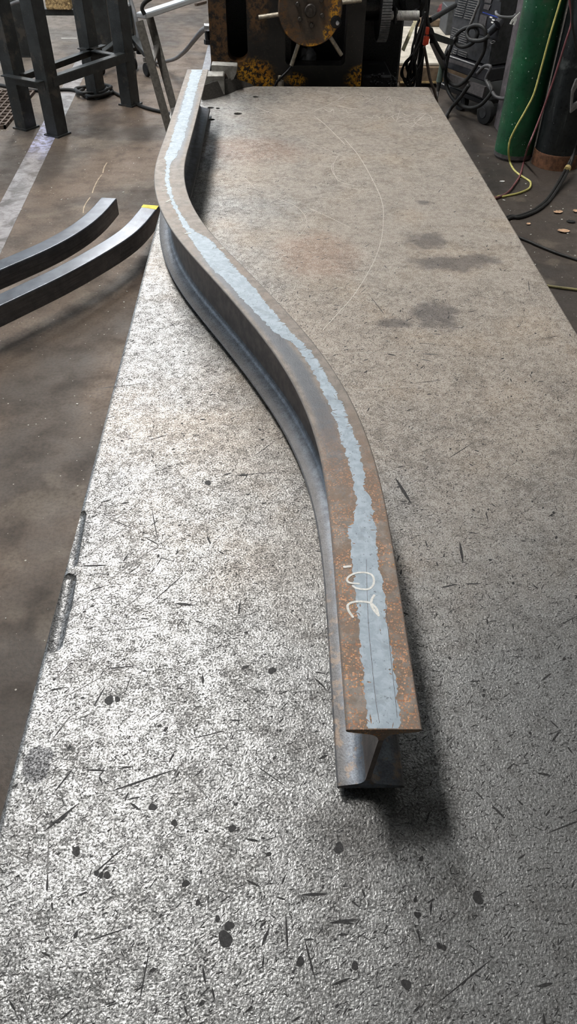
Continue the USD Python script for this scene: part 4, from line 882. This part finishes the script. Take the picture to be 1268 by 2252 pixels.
# ------------------------------------------------------------------ pale platform and things behind
def build_platform():
    m = Mat(); n = m.noise(6, 5, .65); n2 = m.noise(1, 5, .65, vec=m.mapped((8, 90, 8)))
    c = m.mix(m.rng(n, .35, .65), lin(168, 160, 146), lin(206, 198, 184)); c = m.mix(m.rng(n2, .5, .7, 0, .35), c, lin(140, 128, 110)); M_ply = m.done('plywood_pale', base_color=c, roughness=.7)
    z = .16
    a, b = P(868, 138, z), P(1010, 138, z); yb = P(950, 58, z)[1]
    t = thing('low_platform', 'low pale plywood topped platform behind the hanging cables', 'platform', ((a[0]+b[0])/2, a[1], 0))
    obj('plywood_top', box(a[0], a[0]+.80, a[1], yb, z-.018, z, .003), M_ply, t, False)
    obj('front_timber', box(a[0]-.01, a[0]+.80, a[1]-.03, a[1]+.06, .035, z-.02, .006), M_wood, t, False)
    obj('back_timber', box(a[0]-.01, a[0]+.80, yb-.09, yb-.0, .035, z-.02, .006), M_wood, t, False)
    for k in range(3): obj('runner', box(a[0]+.05+k*.3, a[0]+.15+k*.3, a[1], yb, 0, .034), M_wood, t, False)
    obj('edge_strip', box(a[0]+.05, a[0]+.78, a[1]-.036, a[1]-.0302, .032, .046), plain('brass_edge', lin(206, 180, 130), .4, .4), t, False)
    zz = .30; c, d = P(938, 58, .16), P(1010, 58, .16)
    obj('timber_baulk', box(c[0]-.1, c[0]+.7, c[1]-.02, c[1]+.16, .16, PY(960, 42, c[1])[2], .008), M_wood, None, False, label='brown timber baulk lying across the back of the pale platform', cat='timber')
    zt = PY(960, 42, c[1])[2]; y = c[1]+.05
    p = PY(974, 18, y); b_ = trimesh.creation.icosphere(3, 1); v = np.array(b_.vertices); x0, x1 = PY(962, 18, y)[0], PY(983, 18, y)[0]
    zl, zh = zt, PY(974, 8, y)[2]
    b_.vertices = np.array([(x0+x1)/2, y, (zl+zh)/2+.0])+v*[(x1-x0)/2, .06, (zh-zl)/2]*(1+(meshkit.fbm(v*2.2, 3)-.5)[:, None]*.5)
    v = np.array(b_.vertices); v[:, 2] = np.maximum(v[:, 2], zt+.0005); b_.vertices = v
    obj('red_rag', b_, plain('rag_red', lin(92, 30, 32), .8, var=.4, scale=25), None, True, label='crumpled dark red rag on the brown timber baulk', cat='rag')
    y = c[1]-.35; x0, x1 = PY(983, 40, y)[0], PY(1003, 40, y)[0]
    obj('grey_box', box(x0, x1+.1, y, y+.3, .16, PY(990, 18, y)[2], .006), M_gbox, None, False, label='small grey box on the pale platform beside the welder', cat='box')
M_gbox = plain('box_grey', lin(66, 68, 70), .6)
build_platform()

# ------------------------------------------------------------------ the welder
W0, W1 = P(984, 159, .20), P(1070, 191, .20)
WD = (W1-W0); WD[2] = 0; WL = np.linalg.norm(WD); WD /= WL; WN = np.array([-WD[1], WD[0], 0])   # WN points away from the viewer
if WN[1] < 0: WN = -WN
def PW(px, py, off=0.0):                        # on the welder's near face, 'off' metres in front of it
    v = ray(px, py); o = W0-WN*off; k = ((o-[0, 0, HC])@WN)/(v@WN); return np.array([0, 0, HC])+v*k
def face_quad(px, thick, off=0.0):
    p = np.array([PW(a, b, off) for a, b in px]); uv = np.c_[(p-W0)@WD, p[:, 2]]
    o = W0-WN*(off+thick); o[2] = 0
    poly = Polygon(uv)
    m = trimesh.creation.extrude_polygon(poly, thick, engine='earcut'); v = np.array(m.vertices)
    m.vertices = (W0-WN*off)*[1, 1, 0]+v[:, :1]*WD+v[:, 1:2]*np.array([0, 0, 1])-v[:, 2:]*WN
    m.fix_normals(); return m
def wbox(u0, u1, d0, d1, z0, z1, bev=.006):
    b = box(u0, u1, d0, d1, z0, z1, bev); v = np.array(b.vertices); b.vertices = W0*[1, 1, 0]+v[:, :1]*WD+v[:, 1:2]*WN+v[:, 2:]*[0, 0, 1]; b.fix_normals(); return b
M_weld = plain('welder_charcoal', lin(58, 58, 60), .5, .1, scale=40)
M_weldp = plain('welder_panel_black', lin(36, 36, 40), .4, scale=40)
M_skirt = plain('welder_skirt_grey', lin(82, 78, 78), .5, .2, scale=50)
M_slat = plain('welder_slat_grey', lin(120, 118, 116), .4, .3, scale=50)
M_blue = plain('welder_blue', lin(40, 62, 150), .4)
M_rubber = plain('rubber_black', lin(24, 24, 25), .7)
def build_welder():
    c = W0+WD*WL/2+WN*.25
    t = thing('welder', 'dark charcoal welding machine with louvred side on a wheeled cart', 'welding machine', (c[0], c[1], 0))
    uL = (PW(990, 60)-W0)@WD; uR = uL+.44
    obj('housing', wbox(uL, uR, .003, .42, .316, 1.02), M_weld, t, 25)
    Z1 = lambda pts: [(960+a/7.925, b/7.925) for a, b in pts]
    Z2 = lambda pts: [(960+a/7.925, 120+b/7.925) for a, b in pts]
    obj('control_panel', face_quad(Z1([(790, -60), (1130, 40), (1080, 700), (690, 560)]), .006), M_weldp, t, False)
    obj('panel_stripe', face_quad(Z1([(800, 205), (1105, 308), (1103, 326), (798, 220)]), .002, .006), M_blue, t, False)
    obj('switch_plate', face_quad(Z1([(770, 250), (885, 285), (850, 470), (735, 430)]), .006, .006), M_skirt, t, False)
    obj('switch_plate', face_quad(Z1([(840, 70), (950, 90), (910, 180), (820, 150)]), .006, .006), M_skirt, t, False)
    obj('switch_plate', face_quad(Z1([(850, -60), (975, -40), (950, 60), (840, 40)]), .006, .006), M_skirt, t, False)
    for k, (a, b) in enumerate(((945, 300), (985, 345), (970, 390))): obj('label_mark', face_quad(Z1([(a-22, b-18), (a+24, b-6), (a+18, b+20), (a-24, b+8)]), .001, .006), M_chalk, t, False)
    # louvres: each slat its own piece
    def rows(x0, x1, y0, dx, dy, n, sl, gap=0):
        for i in range(n):
            a, b, y = x0+dx*i, x1+dx*i, y0+dy*i
            obj('louvre_slat', face_quad(Z1([(a, y), (b, y+(b-a)*sl), (b-4, y+(b-a)*sl+13), (a-4, y+13)]), .005), M_slat, t, False)
    rows(405, 545, -70, -11.5, 41, 9, .23); rows(572, 735, -28, -11.5, 41, 9, .23)
    rows(282, 400, 478, -8, 37, 6, .34); rows(425, 560, 530, -8, 37, 6, .34)
    rows(300, 360, 838, -8, 38, 3, .4); rows(392, 540, 868, -8, 38, 3, .34)
    obj('skirt', wbox(-.02, WL+.02, -.03, .40, .232, .311), M_weldp, t, 25)
    obj('base_panel', face_quad(Z2([(190, 305), (875, 560), (830, 745), (520, 620), (185, 470)]), .02, .035), M_skirt, t, False)
    obj('upper_ledge', face_quad(Z2([(220, 55), (570, 165), (690, 235), (680, 275), (215, 120)]), .012, .02), M_skirt, t, False)
    obj('cart_deck', wbox(-.04, WL+.04, -.04, .44, .10, .135), M_oil, t, False)
    for (a, b, r) in ((1063, 262, .07), (1012, 232, .055)):
        p = P(a, b+10, 0); cc = np.array([p[0], p[1], r]); d = WD*.8+WN*.2
        w = obj('wheel', lathe([(0, -.025), (r*.7, -.025), (r, -.018), (r, .018), (r*.7, .025), (0, .025)], cc, WN, 24), M_rubber, t)
        obj('wheel_hub', lathe([(0, -.03), (r*.45, -.03), (r*.45, .03), (0, .03)], cc, WN, 16), M_weld, w)
        obj('axle_bracket', bar(cc+[0, 0, .0], cc*[1, 1, 0]+[0, 0, .11]+WN*.04, .03, .02), M_oil, t, False)
    for dd in (.36,):
        for u in (.02, WL): 
            cc = W0*[1, 1, 0]+WD*u+WN*dd+[0, 0, .075]; obj('wheel', lathe([(0, -.02), (.075, -.02), (.075, .02), (0, .02)], cc, WN, 18), M_rubber, t)
    # gun socket with brass coupling
    a, b = PW(1092, 56, .03), PW(1075, 72, .05)
    obj('socket', [cyl(PW(1100, 48, .0), a, .030, 16), cyl(a, b, .022, 14)], M_weldp, t); obj('coupling', cyl(b, b+(b-a)/np.linalg.norm(b-a)*.03, .014, 8), M_rod, t)
    obj('pull_ring', tube([PW(1077, 94, .012), PW(1084, 90, .012), PW(1088, 92, .012), PW(1082, 96, .012), PW(1077, 94, .012)], .003, 6), M_slat, t, True)
    obj('hanging_cable', tube([PW(1055, -15, .03), PW(1052, 8, .03), PW(1046, 22, .03), PW(1040, 38, .03), PW(1033, 55, .03)], .009, 8), M_slat, t, True)
    return Z1, Z2
Z1, Z2 = build_welder()
M_lead2 = plain('lead_dark_grey', lin(66, 65, 66), .5, var=.15)
def gun_cable():
    pts = [(Z1([(900, 635)])[0], .09)]
    seq = [(Z1, (820, 690), .09), (Z1, (700, 710), .10), (Z1, (580, 690), .10), (Z1, (520, 600), .10), (Z1, (560, 490), .09), (Z1, (680, 440), .085), (Z1, (800, 470), .08), (Z1, (850, 580), .07), (Z1, (840, 800), .06), (Z1, (780, 980), .06),
           (Z2, (600, 330), .06), (Z2, (480, 470), .07), (Z2, (350, 540), .08), (Z2, (220, 480), .09), (Z2, (120, 330), .09), (Z2, (130, 100), .09), (Z1, (200, 830), .09), (Z1, (330, 620), .08), (Z1, (480, 500), .075), (Z1, (640, 470), .07), (Z1, (700, 530), .065), (Z1, (700, 620), .065), (Z1, (620, 750), .06), (Z1, (460, 815), .07), (Z1, (340, 770), .075), (Z1, (330, 660), .08),
           (Z1, (250, 800), .11), (Z2, (170, 140), .11), (Z2, (150, 450), .11), (Z2, (230, 700), .11), (Z2, (380, 860), .11), (Z2, (560, 930), .11), (Z2, (740, 890), .11), (Z2, (880, 760), .11), (Z2, (960, 620), .10), (Z2, (900, 480), .09)]
    pts += [(f([q])[0], o) for f, q, o in seq]
    obj('gun_cable', tube([PW(*p, o) for p, o in pts], .0125, 10, k=8), M_hose, None, True, label='black welding gun cable coiled in loops in front of the welder', cat='cable')
    q = [(Z2, (700, 330), .10), (Z2, (820, 210), .10), (Z2, (920, 200), .10), (Z2, (930, 260), .10), (Z2, (880, 360), .10), (Z2, (860, 450), .1), (Z2, (940, 600), .10), (Z2, (1010, 720), .10), (Z2, (1100, 760), .09), (Z2, (1190, 765), .09)]
    obj('work_lead', tube([PW(*f([p])[0], o) for f, p, o in q], .011, 10), M_lead2, None, True, label='grey work lead hooked over the welder front, running behind the green cylinder', cat='cable')
    q = [(Z2, (560, 530), .13), (Z2, (450, 690), .13), (Z2, (340, 830), .14)]
    p = [PW(*f([w])[0], o) for f, w, o in q]+[P(*Z2([(250, 930)])[0], .05), P(*Z2([(180, 1050)])[0], .014), P(975, 268, .014)]
    obj('work_lead', tube(p, .012, 10), M_hose, None, True, label='black lead running from the coil down to the floor by the table corner', cat='cable')
    q = [(Z1, (265, 700), .12), (Z1, (240, 790), .12), (Z1, (190, 900), .12)]
    a, b = PW(994, 89, .12), PW(984, 113, .12); n = 60; r = .007; tt = np.linspace(0, 1, n*6); d = (b-a)/np.linalg.norm(b-a); s = np.cross(d, WN); 
    pts = a+(b-a)*tt[:, None]+r*(np.cos(tt*14*2*np.pi)[:, None]*s+np.sin(tt*14*2*np.pi)[:, None]*WN)
    obj('spring_guard', tube(pts, .0018, 5, smooth=False), M_bright, None, True, label='bright coil spring guard on a cable left of the welder', cat='spring')
    m = plain('torch_green_grey', lin(66, 78, 70), .5)
    t = thing('welding_torch', 'grey green welding torch hanging by the table corner', 'torch', PW(*Z2([(60, 400)])[0], .16))
    obj('handle', cyl(PW(*Z2([(85, 190)])[0], .16), PW(*Z2([(40, 470)])[0], .16), .016, 12, .022), m, t); obj('neck', cyl(PW(*Z2([(40, 470)])[0], .16), PW(*Z2([(20, 640)])[0], .16), .018, 12, .010), M_stand, t); obj('tip', cyl(PW(*Z2([(20, 640)])[0], .16), PW(*Z2([(8, 760)])[0], .16), .006, 8), M_bright, t)
    obj('lead', tube([PW(*Z2([(85, 190)])[0], .16), PW(*Z2([(130, 40)])[0], .14), PW(*Z1([(200, 860)])[0], .12), PW(*Z1([(262, 720)])[0], .12)], .010, 8), M_hose, t, True)
gun_cable()
def build_post():
    p = P(1110, 290, 0); x, y = 1.592, 5.20
    m = plain('post_steel', lin(96, 90, 92), .45, .3, scale=30)
    t = thing('steel_post', 'dark upright steel post with a half ring holder between welder and green cylinder', 'post', (x, y, 0))
    w = .062
    obj('column', box(x-w, x+w, y-w, y+w, 0, 1.6, .006), m, t, 25)
    yy = y-.075; a, b = PY(1091, 30, yy), PY(1131, 37, yy)
    pts = [PY(1090, 26, yy+.05), PY(1091, 31, yy-.01), PY(1098, 36, yy-.03), PY(1110, 38, yy-.03), PY(1122, 38, yy-.03), PY(1130, 36, yy-.01), PY(1132, 33, yy+.05)]
    obj('ring_holder', tube(pts, .008, 8), M_greyhose, t, True)
    py = yy-.045; f = Polygon([PY(1110+a/8.025, b/8.025, py)[[0, 2]] for a, b in [(265, 215), (205, 310), (210, 350), (165, 445), (135, 440), (155, 380), (140, 375), (110, 435), (80, 425), (115, 350), (155, 320), (200, 270)]])
    obj('forked_tag', plate_y(f, py, .004), M_chalk, t, False, label='white forked tag hanging from the ring holder')
build_post()
def cylinder_material(name, c0, c1, scuff, spots):
    m = Mat(); n = m.noise(8, 5, .65); n2 = m.noise(50, 4, .65); v = m.add('voronoi_texture', vector=m.pos(), scale=75.0); q = m.sep(f'{v}.color')
    st_ = m.noise(1, 5, .65, vec=m.mapped((60, 60, 5)))
    c = m.mix(m.rng(n, .35, .65), c0, c1); c = m.mix(m.rng(st_, .55, .75, 0, .35), c, scuff)
    c = m.mix(m.math('multiply', m.rng(m.noise(5, 5, .7), .58, .68), .6), c, scuff)
    sp = m.math('less_than', f'{v}.distance', m.math('multiply', m.math('power', q[0], 7.0), spots)); c = m.mix(m.math('multiply', sp, .7), c, lin(190, 200, 190))
    return m.done(name, base_color=c, roughness=m.rng(n2, .3, .7, .3, .5), normal=m.bump(n2, .12, .001))
M_green = cylinder_material('cylinder_green', lin(14, 58, 36), lin(22, 78, 48), lin(66, 80, 62), .30)
M_blk = cylinder_material('cylinder_black', lin(16, 19, 20), lin(28, 31, 32), lin(84, 88, 86), .12)
M_rring = plain('ring_rusty', lin(104, 70, 48), .75, .1, var=.4, scale=40, dirt=lin(40, 32, 28))
M_brass = plain('valve_brass', lin(170, 130, 60), .35, .8)
def gas_cylinder(x, y, r, h, m, label, ring=None):
    t = thing('gas_cylinder', label, 'gas cylinder', (x, y, 0)); z0 = 0.004 if not ring else .03
    prof = [(0, z0+.012), (r*.82, z0+.004), (r*.93, z0), (r*.985, z0+.012), (r, z0+.03), (r, h*.82), (r*.95, h*.87), (r*.78, h*.92), (r*.5, h*.955), (r*.34, h*.97), (r*.34, h), (0, h)]
    obj('body', lathe(prof, (x, y, 0), (0, 0, 1), 64), m, t, 40)
    if ring: obj('foot_ring', lathe([(r*.9, 0), (r*1.04, 0), (r*1.04, ring*.9), (r*1.015, ring), (r*.9, ring)], (x, y, 0), (0, 0, 1), 64), M_rring, t, 30)
    else: obj('foot_rim', lathe([(r*.8, 0), (r*.93, 0), (r*1.004, .014), (r*1.004, .035), (r*.98, .036), (r*.8, .03)], (x, y, 0), (0, 0, 1), 64), M_skirt, t, 30)
    obj('valve', [cyl((x, y, h), (x, y, h+.07), .016, 12), cyl((x-.05, y, h+.05), (x+.03, y, h+.05), .012, 10)], M_brass, t)
gas_cylinder(1.512, 4.672, .116, 1.35, M_green, 'tall scuffed green gas cylinder speckled with white spots')
gas_cylinder(1.735, 4.545, .130, 1.15, M_blk, 'black gas cylinder standing on a rusty brown foot ring', .082)
M_yhose = plain('hose_yellow', lin(186, 178, 104), .5, var=.12)
M_rhose = plain('hose_red_brown', lin(118, 72, 74), .5, var=.25, scale=12)
r = .006
yh = [PY(1236, -20, 4.52), PY(1232, 0, 4.52), PY(1209, 77.6, 4.515), PY(1188, 155, 4.51), PY(1173, 207, 4.50), PY(1155, 243, 4.50), PY(1134.5, 279, 4.50), PY(1121, 308, 4.51), PY(1117.5, 333, 4.52)]
yh += [P(a, b, r) for a, b in ((1121, 357), (1130, 374), (1143.5, 385.4), (1162, 397), (1166.5, 404), (1162, 415), (1139, 425), (1107, 432), (1085, 438))]+[np.array([.98, 3.55, r]), np.array([.74, 3.20, r]), np.array([.40, 3.10, r])]
obj('gas_hose', tube(yh, r, 8), M_yhose, None, True, label='thin yellow hose running down the green cylinder to the floor', cat='hose')
rh = [PY(1252, -20, 4.38), PY(1252, 5, 4.38), PY(1256, 47, 4.38), PY(1242, 95, 4.38), PY(1218, 171, 4.38), PY(1193.6, 240, 4.38), PY(1175, 288, 4.36), PY(1160, 325, 4.34)]
rh += [P(a, b, r+.003) for a, b in ((1151, 356), (1143.5, 384), (1134.5, 400), (1116, 423), (1092, 435), (1082, 437))]+[np.array([1.0, 3.64, r]), np.array([.76, 3.28, r]), np.array([.40, 3.18, r])]
obj('gas_hose', tube(rh, r*.95, 8), M_rhose, None, True, label='thin red brown hose between the green and the black cylinder', cat='hose')
obj('gas_hose', tube([PY(1258, -20, 4.37), PY(1258, 30, 4.37), PY(1258, 52, 4.37), PY(1263, 85, 4.37), PY(1272, 130, 4.37), PY(1290, 190, 4.37)], .006, 8), M_hose, None, True, label='dark hose at the right edge falling across the black cylinder', cat='hose')
def twin_hose():
    rr = .0085; base = [(1268, 352), (1245, 392), (1215, 427), (1195, 449), (1170, 466), (1140, 477), (1112, 481)]
    lift = [.20, .07, rr, rr, rr, rr, rr]
    t = thing('twin_hose', 'pair of black hoses held by a tan tape band at the lower right', 'hose', P(1195, 449, 0))
    pp = [PY(1285, 285, 4.2)]+[P(a, b, z) for (a, b), z in zip([(1268, 322), (1247, 371), (1215, 426), (1195, 449), (1170, 466), (1140, 477), (1112, 481)], [.16, .06, rr, rr, rr, rr, rr])]
    pp = [np.array([2.02, 4.95, 1.0]), np.array([2.06, 4.6, .62])]+pp+[np.array([1.0, 3.42, rr]), np.array([.74, 2.86, rr]), np.array([.3, 2.6, rr])]; pp = np.array(pp)
    for s in (-1, 1):
        g = np.gradient(pp, axis=0); g /= np.linalg.norm(g, axis=1, keepdims=True); n = np.c_[-g[:, 1], g[:, 0], 0*g[:, 0]]
        obj('hose', tube(pp+n*rr*.98*s, rr, 8), M_hose, t, True)
    a, b = pp[4], pp[5]; d = (b-a)/np.linalg.norm(b-a)
    obj('tape_band', cyl(pp[4]-d*.012, pp[4]+d*.016, .0185, 14), plain('tape_tan', lin(190, 168, 110), .6), t)
twin_hose()
obj('floor_lead', tube([np.array([.80, 4.35, .007]), np.array([.95, 3.80, .007]), P(1145, 524, .007), P(1180, 539, .007), P(1225, 557, .007), P(1268, 571, .007), P(1330, 590, .007), np.array([2.3, 3.0, .007]), np.array([3.0, 3.3, .007])], .007, 8), M_hose, None, True, label='black cable on the floor right of the table below the leaves', cat='cable')
obj('floor_lead', tube([np.array([.4, 2.9, .007]), np.array([.9, 3.03, .007]), P(1190, 627, .007), P(1205, 629, .007), P(1235, 633, .007), P(1268, 637, .007), P(1330, 645, .007), np.array([2.2, 3.0, .007]), np.array([3.1, 2.8, .007])], .006, 8), plain('cable_olive', lin(128, 120, 84), .5), None, True, label='thin olive cable on the floor, nearest one right of the table', cat='cable')
def bracket():
    y = 4.36; pl = Polygon([PY(a, b, y)[[0, 2]] for a, b in ((1254, 249), (1257, 200), (1266, 176), (1285, 165), (1285, 225))]); inn = Polygon([PY(a, b, y)[[0, 2]] for a, b in ((1258, 232), (1261, 205), (1268, 192), (1280, 186), (1280, 218))])
    t = thing('metal_bracket', 'grey triangular bracket hooked on the black cylinder at the right edge', 'bracket', PY(1266, 210, y))
    obj('frame', plate_y(pl.difference(inn), y, .02), M_slat, t, False); obj('tie', cyl(PY(1270, 176, y+.01), PY(1272, 176, y+.045), .006, 8), M_slat, t)
bracket()
# ------------------------------------------------------------------ litter on the floor
M_leaf = plain('leaf_dry', lin(186, 152, 122), .8, var=.25, scale=60); M_scrap = plain('scrap_white', lin(206, 204, 198), .8, var=.1)
def leaf(px, py, L, a, m, name, label, cat, curl=.3):
    p = P(px, py, 0); n = 7; t = np.linspace(-1, 1, n); w = (1-t**2)**.6*.62*(1+.3*np.sin(t*9+px)); v = []; 
    for i in range(n):
        for s in (-1, 0, 1): v.append((t[i]*L/2, s*w[i]*L/2, .003+curl*L*(.35*t[i]**2+.5*abs(s)*w[i])))
    v = np.array(v); f = []
    for i in range(n-1):
        for j in range(2): k = i*3+j; f += [(k, k+3, k+4), (k, k+4, k+1)]
    c, s = math.cos(a), math.sin(a); v = np.c_[p[0]+v[:, 0]*c-v[:, 1]*s, p[1]+v[:, 0]*s+v[:, 1]*c, v[:, 2]]
    top = trimesh.Trimesh(v, f, process=False); low = trimesh.Trimesh(v-[0, 0, .0012], [x[::-1] for x in f], process=False)
    obj(name, [top, low], m, None, True, label=label, cat=cat)
leaf(1226, 468, .055, .3, M_leaf, 'dry_leaf', 'curled tan dry leaf beside the twin black hoses', 'leaf', .2)
leaf(1238, 510, .065, -.1, M_leaf, 'dry_leaf', 'larger tan dry leaf between twin hoses and floor cable', 'leaf', .2)
leaf(1161, 494, .03, .8, M_leaf, 'dry_leaf', 'smallest tan dry leaf close to the table edge', 'leaf')
leaf(1264, 466, .04, 1.3, M_leaf, 'dry_leaf', 'tan dry leaf at the right edge of the photo', 'leaf')
leaf(1103, 400, .035, .3, M_scrap, 'paper_scrap', 'long white scrap left of the yellow hose loop', 'scrap', .1)
leaf(1107, 441, .018, 2.3, M_scrap, 'paper_scrap', 'small white scrap just below the yellow hose loop', 'scrap', .1)
leaf(1155, 431, .014, 2.0, M_scrap, 'paper_scrap', 'tiny white scrap above the twin hoses', 'scrap', .1)
leaf(1254, 489, .05, -.2, M_black, 'dark_chip', 'black curled chip right of the leaves', 'chip', .2)
leaf(234, 86, .06, .2, M_scrap, 'paper_scrap', 'white scrap on the floor behind the stand legs', 'scrap', .1)
leaf(418, 5, .09, -.1, M_scrap, 'paper_scrap', 'white scrap left of the press at the top', 'scrap', .1)
obj('steel_offcut', bar(P(430, 10, .012), P(452, 4, .012), .03, .02), M_rustbar, None, False, label='short dark steel offcut on the floor left of the press', cat='offcut')
FLOOR = stage.GetPrimAtPath('/World/floor')
for px, w in (([(235, 358), (229, 368), (226, 380)], .007), ([(224, 384), (215, 396), (207, 412), (203, 424)], .006), ([(198, 434), (189, 447), (184, 458), (183, 468)], .006)):
    obj('chalk_line', stroke_z(px, 0, w, .0006), plain(f'chalk_floor_{px[0][0]}', lin(168, 152, 130), .9), FLOOR, False)
for px, w in (([(136, 84), (168, 84)], .012),):
    obj('chalk_line', stroke_z(px, 0, w, .0006, False), M_chalk, FLOOR, False)
rg = np.random.default_rng(9); bits = []
for _ in range(420):
    p = (rg.uniform(.78, 2.6), rg.uniform(1.2, 5.2), 0) if rg.random() < .6 else (rg.uniform(-2.6, -.4), rg.uniform(.8, 7.5), 0)
    b = trimesh.creation.box(rg.uniform(.002, .007, 3)*[1.5, 1, .5]); b.apply_transform(trimesh.transformations.rotation_matrix(rg.uniform(0, 6), [0, 0, 1])); b.apply_translation(np.array(p)+[0, 0, .0015]); bits.append(b)
obj('floor_grit', bits, M_scrap, None, False, label='tiny pale grit and chips scattered over the dark floor', cat='grit', kind='stuff')
